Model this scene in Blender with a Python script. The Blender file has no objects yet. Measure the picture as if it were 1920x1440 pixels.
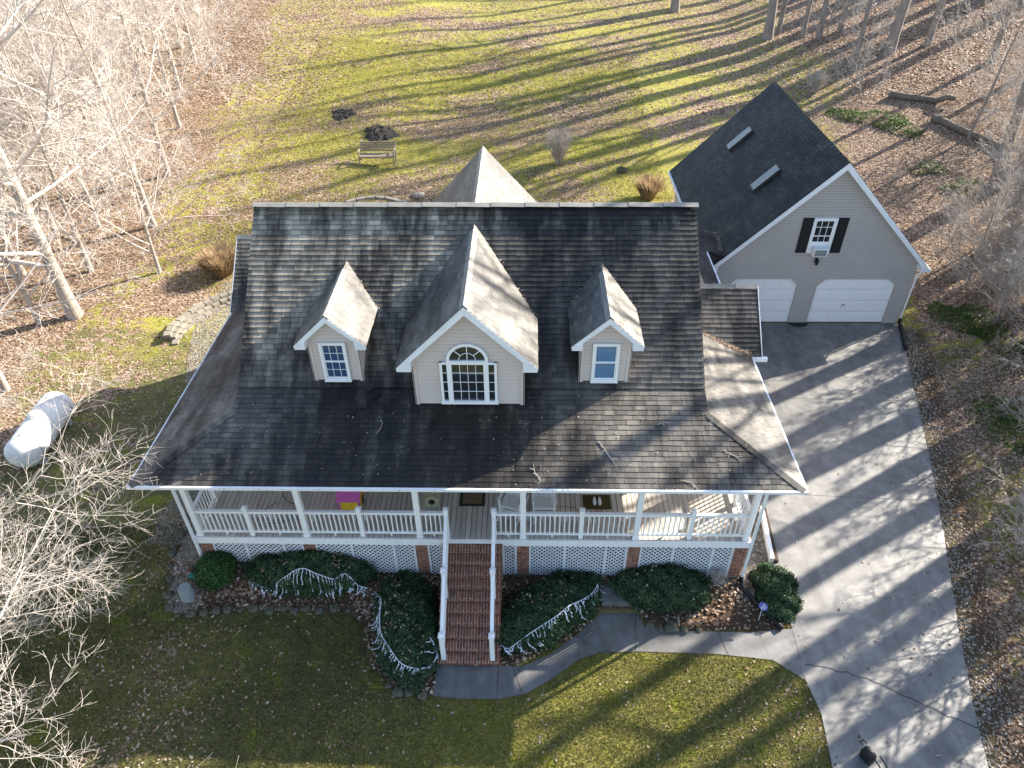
import bpy, math, random
import numpy as np
from mathutils import Vector, Matrix
random.seed(7)
RS = np.random.RandomState(11)
SC = bpy.context.scene
COL = SC.collection
# ------------------------------------------------------------------ camera, sky, sun, exposure
YAW, PITCH, ROLL, FPX = 0.0248155, 0.669310, -0.0107658, 1343.98
CAM = Vector((1.4064, -12.1084, 16.55))
_cy, _sy = math.cos(YAW), math.sin(YAW)
_f = Vector((-_sy*math.cos(PITCH), _cy*math.cos(PITCH), -math.sin(PITCH)))
_r = Vector((_cy, _sy, 0)); _u = _r.cross(_f)
_r2 = _r*math.cos(ROLL)+_u*math.sin(ROLL); _u2 = -_r*math.sin(ROLL)+_u*math.cos(ROLL)
cam = bpy.data.cameras.new('camera'); camo = bpy.data.objects.new('camera', cam); COL.objects.link(camo)
cam.sensor_width = 36; cam.lens = FPX/1920*36; cam.clip_end = 2000; cam.clip_start = 0.1
M = Matrix((( _r2.x, _u2.x, -_f.x), (_r2.y, _u2.y, -_f.y), (_r2.z, _u2.z, -_f.z))).to_4x4()
M.translation = CAM; camo.matrix_world = M; SC.camera = camo
SUN_AZ, SUN_EL = math.radians(58.5), math.radians(28.5)      # azimuth measured from +y (away from the camera) towards +x
S = Vector((math.sin(SUN_AZ)*math.cos(SUN_EL), math.cos(SUN_AZ)*math.cos(SUN_EL), math.sin(SUN_EL)))
w = bpy.data.worlds.new('World'); SC.world = w; w.use_nodes = True
nt = w.node_tree; bg = nt.nodes['Background']; sky = nt.nodes.new('ShaderNodeTexSky')
sky.sky_type = 'NISHITA'; sky.sun_disc = False; sky.sun_elevation = SUN_EL; sky.sun_rotation = SUN_AZ
sky.air_density = 1.0; sky.dust_density = 1.0; sky.ozone_density = 1.0
nt.links.new(sky.outputs[0], bg.inputs[0]); bg.inputs[1].default_value = 0.115
sl = bpy.data.lights.new('sun', 'SUN'); sl.energy = 5.0; sl.angle = math.radians(0.53); sl.color = (1, .915, .79)
so = bpy.data.objects.new('sun', sl); COL.objects.link(so); so.rotation_euler = (-S).to_track_quat('-Z', 'Y').to_euler()
so.location = (30, 20, 30)
SC.view_settings.view_transform = 'Standard'; SC.view_settings.look = 'None'
SC.view_settings.exposure = 1.7; SC.view_settings.gamma = 1
SC.render.engine = 'CYCLES'
SC.cycles.max_bounces = 5; SC.cycles.diffuse_bounces = 3; SC.cycles.use_denoising = True

# ------------------------------------------------------------------ materials
def mat(name, col=(.5, .5, .5), rough=.8, metal=0., spec=.3):
    m = bpy.data.materials.new(name); m.use_nodes = True
    b = m.node_tree.nodes['Principled BSDF']
    b.inputs['Base Color'].default_value = (*col, 1); b.inputs['Roughness'].default_value = rough
    b.inputs['Metallic'].default_value = metal; b.inputs['Specular IOR Level'].default_value = spec
    return m
class NT:
    def __init__(s, m): s.t = m.node_tree; s.b = s.t.nodes['Principled BSDF']
    def n(s, ty, **k):
        x = s.t.nodes.new('ShaderNode'+ty)
        for a, v in k.items(): setattr(x, a, v)
        return x
    def l(s, a, b): s.t.links.new(a, b)
    def noise(s, scale, detail=4, vec=None, rough=.6, sc3=None):
        x = s.n('TexNoise'); x.inputs['Scale'].default_value = scale; x.inputs['Detail'].default_value = detail
        x.inputs['Roughness'].default_value = rough
        if vec is None: vec = s.n('TexCoord').outputs['Object']
        if sc3:
            mp = s.n('Mapping'); mp.inputs['Scale'].default_value = sc3; s.l(vec, mp.inputs[0]); vec = mp.outputs[0]
        s.l(vec, x.inputs['Vector']); return x.outputs['Fac']
    def ramp(s, fac, stops):
        x = s.n('ValToRGB'); e = x.color_ramp.elements
        while len(e) < len(stops): e.new(.5)
        for i, (p, c) in enumerate(stops):
            e[i].position = p; e[i].color = (*c, 1) if not isinstance(c, (int, float)) else (c, c, c, 1)
        s.l(fac, x.inputs[0]); return x.outputs[0]
    def mix(s, fac, a, b, mode='MIX'):
        x = s.n('Mix', data_type='RGBA', blend_type=mode)
        for i, v in ((0, fac), (6, a), (7, b)):
            if isinstance(v, (int, float)): x.inputs[i].default_value = v if i == 0 else (v, v, v, 1)
            elif isinstance(v, tuple): x.inputs[i].default_value = (*v, 1)
            else: s.l(v, x.inputs[i])
        return x.outputs[2]
    def math(s, op, a, b=0., c=None):
        x = s.n('Math', operation=op)
        for i, v in enumerate((a, b)):
            if isinstance(v, (int, float)): x.inputs[i].default_value = v
            else: s.l(v, x.inputs[i])
        return x.outputs[0]
    def col(s, c): s.l(c, s.b.inputs['Base Color'])
    def bump(s, h, strength=.3, dist=.02):
        x = s.n('Bump'); x.inputs['Strength'].default_value = strength; x.inputs['Distance'].default_value = dist
        s.l(h, x.inputs['Height']); s.l(x.outputs[0], s.b.inputs['Normal'])
def mottled(name, a, b, scale=8, rough=.8, bump=.2, dist=.01, detail=6, metal=0, island=0, spec=.3, sc3=None):
    m = mat(name, a, rough, metal, spec); t = NT(m)
    f = t.noise(scale, detail, sc3=sc3); c = t.ramp(f, [(.32, a), (.68, b)])
    if island:
        r = t.n('NewGeometry').outputs['Random Per Island']
        c = t.mix(1., c, t.ramp(r, [(0, 1-island), (1, 1+island*.6)]), 'MULTIPLY')
    t.col(c)
    if bump: t.bump(f, bump, dist)
    return m
def shingle_mat(name, tones, dark, light, algae=False):
    m = mat(name, (.1, .1, .1), .5, 0, .42 if algae else (.8 if 'clean' in name else .15)); t = NT(m)
    r = t.n('NewGeometry').outputs['Random Per Island']
    c = t.ramp(r, tones)
    g = t.noise(90, 3); c = t.mix(.35, c, t.ramp(g, [(.3, .05), (.7, .30)]), 'OVERLAY')
    streak = t.noise(1.0, 5, sc3=(2.4, .55, .38)); big = t.noise(.28, 3)
    s = t.math('ADD', t.math('MULTIPLY', streak, .75), t.math('MULTIPLY', big, .5))
    k = t.ramp(s, [(.53, (0, 0, 0)), (.74, (1, 1, 1))])
    c = t.mix(k, c, t.mix(1., c, dark, 'MULTIPLY'))
    if algae:      # old algae staining: upper left lightened, black runs below the dormers and on the upper right
        tc = t.n('TexCoord').outputs['Object']; sp = t.n('SeparateXYZ'); t.l(tc, sp.inputs[0])
        wob = t.math('MULTIPLY', t.math('SUBTRACT', t.noise(.45, 4, sc3=(1, .5, .5)), .5), 5.)
        sx = t.math('ADD', sp.outputs[0], wob); xr_ = t.ramp(t.math('MULTIPLY_ADD', sx, .06) if False else t.math('ADD', t.math('MULTIPLY', sx, .06), .5), [(.42, (0, 0, 0)), (.58, (1, 1, 1))])
        zr_ = t.ramp(t.math('ADD', t.math('MULTIPLY', t.math('ADD', sp.outputs[2], t.math('MULTIPLY', wob, .3)), .1), 0.), [(.50, (1, 1, 1)), (.57, (0, 0, 0))])
        mid = t.ramp(t.math('ADD', t.math('MULTIPLY', t.math('ABSOLUTE', t.math('ADD', sx, 1.2)), .1), 0.), [(.2, (1, 1, 1)), (.5, (0, 0, 0))])
        low = t.math('MULTIPLY', zr_, t.math('ADD', t.math('MULTIPLY', mid, 1.25), .0)); up = t.math('MULTIPLY', xr_, t.math('MULTIPLY', t.math('SUBTRACT', 1., zr_), .8))
        top = t.ramp(t.math('ADD', t.math('MULTIPLY', sp.outputs[2], .1), t.math('MULTIPLY', t.math('SUBTRACT', streak, .5), .12)), [(.775, (0, 0, 0)), (.80, (1, 1, 1))])
        tot = t.math('ADD', t.math('MULTIPLY', t.math('ADD', low, up), t.math('ADD', t.math('MULTIPLY', streak, 1.5), .1)), t.math('MULTIPLY', top, .55)); cl = t.n('Clamp'); t.l(tot, cl.inputs[0])
        c = t.mix(cl.outputs[0], c, t.mix(1., c, dark, 'MULTIPLY'))
        pale = t.math('MULTIPLY', t.math('SUBTRACT', 1., xr_), t.math('SUBTRACT', 1., zr_)); c = t.mix(t.math('MULTIPLY', pale, .75), c, t.mix(1., c, (2.7, 2.65, 2.4), 'MULTIPLY'))
    li = t.ramp(t.noise(.5, 4), [(.5, (0, 0, 0)), (.75, (1, 1, 1))])
    c = t.mix(t.math('MULTIPLY', li, light), c, (.20, .19, .15))
    t.col(c); t.bump(g, .25, .004); return m
MT = {}
MT['shingle'] = shingle_mat('weathered_shingle', [(0, (.125, .11, .093)), (.35, (.19, .168, .14)), (.8, (.26, .232, .19)), (1, (.10, .09, .078))], (.16, .145, .14), .0, True)
MT['shingle_dark'] = shingle_mat('dark_shingle', [(0, (.014, .013, .013)), (.6, (.028, .025, .025)), (1, (.052, .047, .045))], (.42, .42, .44), .18)
MT['ridge'] = mottled('pale_ridge_shingle', (.30, .285, .25), (.20, .19, .17), 3, .5, .1, island=.12, spec=.5)  # ridge caps paled, the sunlit line along the ridges put into the colour
MT['shingle_clean'] = shingle_mat('cleaner_shingle', [(0, (.10, .092, .08)), (.5, (.155, .145, .125)), (1, (.215, .20, .172))], (.36, .33, .31), .0)
MT['shingle_edge'] = mat('shingle_cut_edge', (.018, .018, .018), .9)
MT['lap_shade'] = mottled('siding_lap_shade', (.20, .175, .155), (.15, .13, .12), 3, .8, 0)  # dark strip under each siding lap, its shadow line put into the colour
MT['trim'] = mottled('white_trim', (.80, .82, .84), (.70, .72, .73), 3, .5, .05)
MT['white'] = mottled('white_paint', (.85, .85, .85), (.80, .80, .79), 6, .55, .05)
MT['whitedark'] = mottled('lattice_white', (.74, .76, .80), (.62, .62, .62), 4, .6, .05)
MT['siding'] = mottled('beige_vinyl_siding', (.61, .53, .485), (.55, .48, .44), 1.2, .55, .03)
MT['siding_g'] = mottled('grey_vinyl_siding', (.43, .40, .375), (.385, .36, .335), 1.0, .55, .03)
MT['black'] = mottled('black_plastic', (.012, .012, .013), (.02, .02, .02), 12, .45, .05)
MT['shutter'] = mottled('black_shutter_paint', (.012, .014, .016), (.02, .022, .024), 12, .4, .05)
MT['glass'] = mat('window_glass', (.015, .02, .025), .06, 0, .9)
MT['glass_b'] = mat('curtained_window_glass', (.08, .19, .32), .12, 0, .8)
MT['glass_d'] = mat('blue_window_glass', (.03, .07, .15), .08, 0, .9)
MT['sky_glass'] = mottled('frosted_skylight_glass', (.16, .17, .16), (.24, .25, .24), 8, .35, 0, spec=.6)
MT['metal'] = mat('dark_flashing', (.08, .07, .06), .5, .4)
MT['bark'] = mottled('pale_bark', (.46, .40, .34), (.28, .24, .20), 5, .9, .6, .02, sc3=(1, 1, .25))
MT['twig'] = mottled('pale_twig', (.70, .63, .57), (.46, .40, .35), 3, .9, 0)
MT['twig_t'] = mottled('tan_twig', (.62, .56, .50), (.42, .37, .32), 3, .9, 0)
MT['bark2'] = mottled('grey_brown_bark', (.34, .29, .25), (.19, .16, .135), 5, .9, .6, .02, sc3=(1, 1, .25))
MT['twig2'] = mottled('grey_twig', (.54, .48, .42), (.36, .315, .27), 3, .9, 0)
MT['log'] = mottled('rotting_log_bark', (.22, .18, .14), (.10, .08, .06), 6, .95, .6, .02)
MT['needle'] = mottled('dark_evergreen_leaf', (.016, .042, .018), (.065, .12, .045), 2.6, .6, 0, island=.45, spec=.4)
MT['needle2'] = mottled('fresh_evergreen_leaf', (.028, .075, .02), (.06, .13, .035), 14, .6, 0, island=.45)
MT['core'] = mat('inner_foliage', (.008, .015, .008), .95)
MT['ivy'] = mottled('groundcover_leaf', (.05, .11, .018), (.12, .19, .035), 9, .6, 0, island=.5)
MT['drygrass'] = mottled('dry_grass_blade', (.32, .21, .115), (.50, .38, .23), 9, .85, 0, island=.4)
MT['pink'] = mottled('pink_plastic', (.62, .13, .42), (.56, .12, .38), 4, .4, 0)
MT['yellow'] = mottled('yellow_plastic', (.80, .52, .03), (.72, .46, .03), 4, .4, 0)
MT['cream'] = mottled('cream_painted_wood', (.42, .40, .27), (.34, .32, .21), 8, .7, .05)
MT['mat_k'] = mottled('dark_mat_rubber', (.02, .022, .02), (.04, .045, .04), 60, .9, .5, .004)
MT['mat_b'] = mottled('coir_mat', (.20, .15, .085), (.13, .095, .05), 60, .95, .5, .004)
MT['mat_o'] = mottled('olive_mat', (.085, .065, .02), (.06, .045, .014), 60, .95, .5, .004)
MT['cord'] = mat('orange_cord', (.35, .13, .05), .6)
MT['lightwire'] = mat('white_wire', (.80, .84, .92), .5)
MT['tank'] = mottled('white_tank_paint', (.74, .75, .76), (.52, .53, .53), 2.2, .45, .03)
MT['stone'] = mottled('mossy_field_stone', (.055, .06, .035), (.13, .12, .095), 5, .9, .5, .02, island=.35)
MT['block'] = mottled('pale_wall_block', (.30, .27, .22), (.19, .17, .14), 6, .9, .4, .01, island=.2)
MT['pale_stone'] = mottled('pale_stone', (.36, .33, .28), (.22, .20, .17), 5, .9, .4, .01, island=.15)
MT['gravel'] = mottled('gravel_chip', (.23, .21, .18), (.35, .32, .275), 3, .9, 0, island=.5)
MT['wood'] = mottled('grey_weathered_wood', (.34, .28, .21), (.22, .18, .14), 10, .85, .3, .004, sc3=(1, 8, 8))
MT['ash'] = mottled('burnt_ash', (.015, .015, .015), (.07, .065, .06), 9, .95, .6, .03)
MT['teal'] = mottled('teal_plastic', (.03, .22, .17), (.02, .17, .13), 8, .5, 0)
MT['galv'] = mottled('grey_concrete_cap', (.27, .30, .30), (.20, .23, .23), 9, .7, .2)
MT['violet'] = mat('violet_sign_face', (.10, .10, .34), .4)
MT['brown'] = mottled('brown_timber', (.08, .05, .035), (.05, .033, .025), 8, .9, .3)
# leaf litter: tone changes leaf by leaf
m = mat('dead_leaf', (.3, .2, .12), .6, 0, .35); t = NT(m)
r = t.n('NewGeometry').outputs['Random Per Island']
t.col(t.ramp(r, [(0, (.12, .062, .04)), (.2, (.22, .13, .08)), (.45, (.36, .24, .16)), (.75, (.50, .38, .28)), (1, (.66, .56, .47))])); MT['leaf'] = m
m = mat('grass_blade', (.1, .14, .03), .7, 0, .2); t = NT(m)
r = t.n('NewGeometry').outputs['Random Per Island']; a = t.n('Attribute', attribute_name='tone').outputs['Fac']
g1 = t.ramp(r, [(0, (.055, .068, .022)), (.5, (.11, .118, .042)), (1, (.29, .235, .12))])
g2 = t.ramp(r, [(0, (.15, .18, .02)), (.5, (.32, .31, .05)), (1, (.50, .42, .18))])
t.col(t.mix(a, g1, g2)); MT['grass'] = m
def translucent(key, amt):
    t = NT(MT[key]); tr = t.n('BsdfTranslucent'); ms = t.n('MixShader'); ms.inputs[0].default_value = amt
    src = t.b.inputs['Base Color'].links[0].from_socket; t.l(src, tr.inputs['Color']); out = t.t.nodes['Material Output']
    t.l(t.b.outputs[0], ms.inputs[1]); t.l(tr.outputs[0], ms.inputs[2]); t.l(ms.outputs[0], out.inputs['Surface'])
for k_, a_ in (('leaf', .35), ('grass', .45), ('drygrass', .4), ('ivy', .3), ('needle', .2), ('needle2', .25)): translucent(k_, a_)
# brick: courses run horizontally on upright faces
def brick_mat(name, tread):
    m = mat(name, (.2, .08, .05), .9); t = NT(m)
    tc = t.n('TexCoord').outputs['Object']; sp = t.n('SeparateXYZ'); t.l(tc, sp.inputs[0]); cb = t.n('CombineXYZ')
    if tread: t.l(sp.outputs[1], cb.inputs[0]); t.l(sp.outputs[0], cb.inputs[1])
    else: t.l(t.math('ADD', sp.outputs[0], sp.outputs[1]), cb.inputs[0]); t.l(sp.outputs[2], cb.inputs[1])
    b = t.n('TexBrick'); t.l(cb.outputs[0], b.inputs['Vector']); b.inputs['Scale'].default_value = 1
    b.inputs['Mortar Size'].default_value = .011 if tread else .008; b.inputs['Mortar Smooth'].default_value = .2
    b.inputs['Brick Width'].default_value = .5 if tread else .205; b.inputs['Row Height'].default_value = .074
    b.inputs['Color1'].default_value = (.29, .10, .052, 1); b.inputs['Color2'].default_value = (.16, .062, .04, 1)
    b.inputs['Mortar'].default_value = (.42, .34, .28, 1); b.inputs['Bias'].default_value = -.1
    n = t.noise(9, 5); st = t.ramp(n, [(.3, .55), (.7, 1.2)])
    t.col(t.mix(1., b.outputs['Color'], st, 'MULTIPLY')); t.bump(b.outputs['Fac'], .6, -.006); return m
MT['brick'] = brick_mat('red_brick', False); MT['brickt'] = brick_mat('red_brick_tread', True)
# deck boards run front to back
m = mat('deck_board', (.3, .26, .22), .7); t = NT(m)
r = t.n('NewGeometry').outputs['Random Per Island']
c = t.mix(1., t.ramp(t.noise(2, 5, sc3=(6, .6, 1)), [(.3, (.46, .41, .36)), (.7, (.57, .52, .46))]), t.ramp(r, [(0, .86), (1, 1.1)]), 'MULTIPLY'); t.col(c); MT['deck'] = m
# concrete
def conc(name, a, b, d):
    m = mat(name, a, .55, 0, .75); t = NT(m)
    c = t.ramp(t.noise(.35, 6, rough=.65), [(.3, a), (.7, b)])
    k = t.ramp(t.noise(2.1, 6), [(.42, .72), (.62, 1.05)]); c = t.mix(1., c, k, 'MULTIPLY')
    sp = t.ramp(t.noise(38, 3), [(.2, .8), (.6, 1.05)]); c = t.mix(.8, c, sp, 'MULTIPLY')
    st = t.ramp(t.noise(.8, 5, sc3=(1, .35, 1)), [(.56, (0, 0, 0)), (.72, (1, 1, 1))]); c = t.mix(t.math('MULTIPLY', st, .65), c, d)
    tr_ = t.ramp(t.noise(.55, 6, sc3=(2.2, .25, 1)), [(.50, (1, 1, 1)), (.60, (.62, .62, .64)), (.68, (1, 1, 1))]); c = t.mix(.7, c, tr_, 'MULTIPLY')
    pt = t.ramp(t.noise(6., 5), [(.62, (1, 1, 1)), (.70, (.5, .5, .5))]); c = t.mix(.7, c, pt, 'MULTIPLY')
    t.col(c); t.bump(t.noise(60, 3), .2, .004); return m
MT['drive'] = conc('aged_concrete', (.135, .133, .13), (.235, .225, .205), (.07, .07, .073))
MT['walk'] = conc('walk_concrete', (.10, .10, .10), (.175, .17, .162), (.06, .062, .062))
MT['joint'] = mat('concrete_joint', (.05, .05, .045), .95)
# ground: lawn, moss, bare earth, mulch and gravel blended by where they lie
m = mat('ground_cover', (.1, .1, .05), .95, 0, .1); t = NT(m)
at = t.n('Attribute', attribute_name='zone'); sp = t.n('SeparateColor'); t.l(at.outputs['Color'], sp.inputs[0])
lit, mulch, yel = sp.outputs[0], sp.outputs[1], sp.outputs[2]
fine = t.noise(26, 5, rough=.7); med = t.noise(2.2, 5); lo = t.noise(.33, 4)
ggreen = t.ramp(fine, [(.3, (.058, .062, .026)), (.5, (.112, .112, .047)), (.7, (.24, .20, .105))])
gyel = t.ramp(fine, [(.3, (.13, .14, .022)), (.5, (.30, .275, .055)), (.7, (.46, .38, .17))])
yf = t.math('ADD', yel, t.math('MULTIPLY', t.math('SUBTRACT', med, .5), 1.6))
yc = t.n('Clamp'); t.l(yf, yc.inputs[0])
g = t.mix(yc.outputs[0], ggreen, gyel)
moss = t.ramp(t.noise(1.1, 4), [(.55, (0, 0, 0)), (.68, (1, 1, 1))]); g = t.mix(t.math('MULTIPLY', moss, .7), g, t.ramp(fine, [(.3, (.09, .12, .012)), (.7, (.30, .32, .02))]))
lfv = t.n('TexVoronoi'); lfv.inputs['Scale'].default_value = 13; t.l(t.n('TexCoord').outputs['Object'], lfv.inputs['Vector'])
wn = t.n('TexWhiteNoise'); t.l(lfv.outputs['Color'], wn.inputs['Vector'])
lcol = t.ramp(wn.outputs['Value'], [(0, (.09, .055, .038)), (.35, (.18, .12, .08)), (.65, (.30, .21, .145)), (1, (.45, .36, .28))])
lth = t.ramp(t.math('ADD', lit, t.math('MULTIPLY', t.math('SUBTRACT', t.noise(3.0, 6), .5), 1.5)), [(.45, (0, 0, 0)), (.62, (1, 1, 1))])
c = t.mix(lth, g, lcol)
mcol = t.ramp(t.noise(20, 5), [(.3, (.03, .02, .014)), (.7, (.13, .085, .055))]); c = t.mix(mulch, c, mcol)
t.col(c); t.bump(t.noise(16, 6, rough=.75), .8, .05); MT['ground'] = m

# ------------------------------------------------------------------ terrain
def ss(a, b, x):
    q = np.clip((x-a)/(b-a), 0, 1); return q*q*(3-2*q)
def hz(x, y):
    x = np.asarray(x, float); y = np.asarray(y, float)
    left = ss(-1.5, -9, x)*ss(-7, .5, y)*.62 + ss(-9, -16, x)*ss(-6, 4, y)*.25
    bed = .33*ss(-1.15, -.1, y)*ss(8.1, 6.8, x)*ss(-14, -7, x)*ss(16, 11, y)
    yb = np.clip(y-13.5, 0, None); back = .10*yb*yb/(yb+5)
    back = np.where(yb > 32, .10*32*32/37+.05*(yb-32), back)
    right = .11*np.clip(x-17.2, 0, 30)**1.15*ss(-8, 3, y)
    front = -.04*np.clip(-4.2-y, 0, 30)
    h = left+bed+back+right+front + .06*np.sin(x*.35+1)*np.sin(y*.31)*ss(20, 28, np.hypot(x-3, y-3))
    flat = ss(7.7, 8.3, x)*ss(17.6, 16.9, x)*ss(13.4, 13.0, y)
    return h*(1-flat)
def H(x, y): return float(hz(x, y))

# ------------------------------------------------------------------ mesh helpers
OFF = {}
class MB:
    def __init__(s): s.v = []; s.f = []; s.m = []
    def add(s, vs, fs, mi=0):
        n = len(s.v); s.v += [tuple(p) for p in vs]; s.f += [tuple(n+i for i in f) for f in fs]; s.m += [mi]*len(fs)
    def quad(s, a, b, c, d, mi=0): s.add([a, b, c, d], [(0, 1, 2, 3)], mi)
    def box(s, x0, x1, y0, y1, z0, z1, mi=0):
        s.add([(x0, y0, z0), (x1, y0, z0), (x1, y1, z0), (x0, y1, z0), (x0, y0, z1), (x1, y0, z1), (x1, y1, z1), (x0, y1, z1)],
              [(0, 3, 2, 1), (4, 5, 6, 7), (0, 1, 5, 4), (1, 2, 6, 5), (2, 3, 7, 6), (3, 0, 4, 7)], mi)
    def bar(s, p0, p1, w, h, up=(0, 0, 1), mi=0):
        p0 = Vector(p0); p1 = Vector(p1); d = (p1-p0).normalized(); u = Vector(up)
        if abs(d.dot(u)) > .99: u = Vector((0, 1, 0))
        a = d.cross(u).normalized(); b = a.cross(d).normalized(); a *= w/2; b *= h/2
        vs = [p0-a-b, p0+a-b, p0+a+b, p0-a+b, p1-a-b, p1+a-b, p1+a+b, p1-a+b]
        s.add(vs, [(0, 1, 2, 3), (7, 6, 5, 4), (0, 4, 5, 1), (1, 5, 6, 2), (2, 6, 7, 3), (3, 7, 4, 0)], mi)
    def prism(s, pts, d, mi=0):       # polygon pushed along d
        d = Vector(d); n = len(pts); P = [Vector(p) for p in pts]
        s.add(P+[p+d for p in P], [tuple(range(n))[::-1], tuple(range(n, 2*n))]+[(i, (i+1) % n, (i+1) % n+n, i+n) for i in range(n)], mi)
    def tube(s, pts, rad, sides=6, mi=0, cap=True):
        P = [Vector(p) for p in pts]; n = len(P); vs = []
        if not hasattr(rad, '__len__'): rad = [rad]*n
        a = None
        for i in range(n):
            d = (P[min(i+1, n-1)]-P[max(i-1, 0)]).normalized()
            if a is None: a = d.orthogonal().normalized()
            else: a = (a-d*a.dot(d)).normalized()
            b = d.cross(a)
            for k in range(sides):
                q = 2*math.pi*k/sides; vs.append(P[i]+(a*math.cos(q)+b*math.sin(q))*rad[i])
        fs = [(i*sides+k, i*sides+(k+1) % sides, (i+1)*sides+(k+1) % sides, (i+1)*sides+k) for i in range(n-1) for k in range(sides)]
        if cap: fs += [tuple(range(sides))[::-1], tuple(range((n-1)*sides, n*sides))]
        s.add(vs, fs, mi)
    def lathe(s, prof, c=(0, 0, 0), axis='z', sides=20, mi=0):
        vs = []
        for r, h in prof:
            for k in range(sides):
                q = 2*math.pi*k/sides; x, y = r*math.cos(q), r*math.sin(q)
                vs.append((c[0]+x, c[1]+y, c[2]+h) if axis == 'z' else (c[0]+h, c[1]+x, c[2]+y))
        n = len(prof)
        s.add(vs, [(i*sides+k, i*sides+(k+1) % sides, (i+1)*sides+(k+1) % sides, (i+1)*sides+k) for i in range(n-1) for k in range(sides)], mi)
    def build(s, name, mats, parent=None, loc=None, smooth=False, **tags):
        off = Vector(OFF.get(parent.name, (0, 0, 0))) if parent else Vector(loc or (0, 0, 0))
        me = bpy.data.meshes.new(name); me.from_pydata([tuple(Vector(v)-off) for v in s.v], [], s.f)
        mats = list(mats) if isinstance(mats, (list, tuple)) else [mats]
        if mats[0] in ('shingle', 'shingle_dark', 'shingle_clean') and len(mats) == 1: mats.append('shingle_edge')
        if mats[0] in ('siding', 'siding_g') and len(mats) == 1: mats.append('lap_shade')
        for x in mats: me.materials.append(MT[x])
        me.polygons.foreach_set('material_index', s.m)
        if smooth: me.polygons.foreach_set('use_smooth', [True]*len(me.polygons))
        me.update()
        o = bpy.data.objects.new(name, me); COL.objects.link(o)
        if parent: o.parent = parent; OFF[o.name] = tuple(off)
        else: o.location = off; OFF[o.name] = tuple(off)
        tag(o, **tags); return o
def tag(o, label=None, cat=None, group=None, kind=None):
    for k, v in (('label', label), ('category', cat), ('group', group), ('kind', kind)):
        if v: o[k] = v
    return o
def thing(name, loc, label, cat, group=None):
    o = bpy.data.objects.new(name, None); COL.objects.link(o); o.location = loc; OFF[o.name] = tuple(loc)
    o.empty_display_size = .2; tag(o, label, cat, group); return o
def np_mesh(name, V, F, mats, midx=None, parent=None, smooth=False):
    me = bpy.data.meshes.new(name); k = F.shape[1]
    me.vertices.add(len(V)); me.vertices.foreach_set('co', V.astype(np.float32).ravel())
    me.loops.add(F.size); me.loops.foreach_set('vertex_index', F.astype(np.int32).ravel())
    me.polygons.add(len(F)); me.polygons.foreach_set('loop_start', np.arange(0, F.size, k, dtype=np.int32))
    for x in mats: me.materials.append(MT[x])
    if midx is not None: me.polygons.foreach_set('material_index', midx.astype(np.int32))
    if smooth: me.polygons.foreach_set('use_smooth', np.ones(len(F), bool))
    me.update(calc_edges=True); me.validate()
    o = bpy.data.objects.new(name, me); COL.objects.link(o)
    if parent: o.parent = parent; OFF[o.name] = OFF.get(parent.name, (0, 0, 0))
    return o

# ------------------------------------------------------------------ ground, drive, walk
def inpoly(x, y, P):
    x = np.asarray(x); y = np.asarray(y); c = np.zeros(x.shape, bool); n = len(P)
    for i in range(n):
        x1, y1 = P[i]; x2, y2 = P[(i+1) % n]
        t_ = ((y1 > y) != (y2 > y)); q = (x2-x1)*(y-y1)/((y2-y1) if y2 != y1 else 1e-9)+x1
        c ^= t_ & (x < q)
    return c
DRIVE = [(8.2, -40), (8.22, -4.8), (8.36, -3.6), (8.22, -2.6), (8.3, -2.1), (8.38, .7), (8.55, 3.3), (8.3, 8), (8.3, 12.93), (16.72, 12.93), (16.35, 11.3), (15.5, 8.3), (14.6, 5), (13.66, 1.9), (12.6, -1.3), (11.9, -3.7), (11.45, -5.6), (11, -40)]
WALK = [(-.78, -2.5), (1.35, -2.5), (2.0, -2.2), (2.75, -1.62), (3.35, -1.0), (3.5, -.82), (4.35, -.84), (4.5, -1.3), (5.0, -1.45), (7.2, -1.48), (8.4, -1.35), (8.4, -2.5), (8.2, -2.75), (7.6, -2.25), (6.2, -2.1), (4.2, -2.06), (3.3, -2.1), (2.75, -2.3), (2.1, -2.8), (1.45, -3.2), (.8, -3.36), (-.2, -3.36), (-.78, -3.3)]
BED = [(-8.3, 1.2), (-8.15, -.2), (-7.9, -1.2), (-7.5, -1.5), (-5.8, -1.2), (-3.2, -1.05), (-2.75, -1.5), (-2.5, -2.5), (-1.6, -3.2), (-.8, -3.3), (-.72, -2.5), (1.2, -2.5), (2.8, -1.6), (3.4, -.86), (4.4, -.86), (4.5, -1.3), (5, -1.45), (8.1, -1.4), (8.3, 0), (8.4, 3), (8.3, 9), (-8.3, 9)]
def fbm(x, y, f=.1, seed=0):
    v = 0
    for o in range(4):
        a = seed*1.7+o*2.3; k = f*2**o
        v = v+(.5**o)*np.sin(x*k*math.cos(a)+y*k*math.sin(a)*1.1+a*5+1.3*np.sin(y*k*.7+a))*np.cos(y*k*math.cos(a*1.3)-x*k*.6*math.sin(a)+a*3)
    return v
def redge(y): return np.interp(y, [-40, -5.6, -3.7, -1.3, 1.9, 5, 8.3, 11.3, 12.93], [11, 11.45, 11.9, 12.6, 13.66, 14.6, 15.5, 16.35, 16.72])
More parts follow.
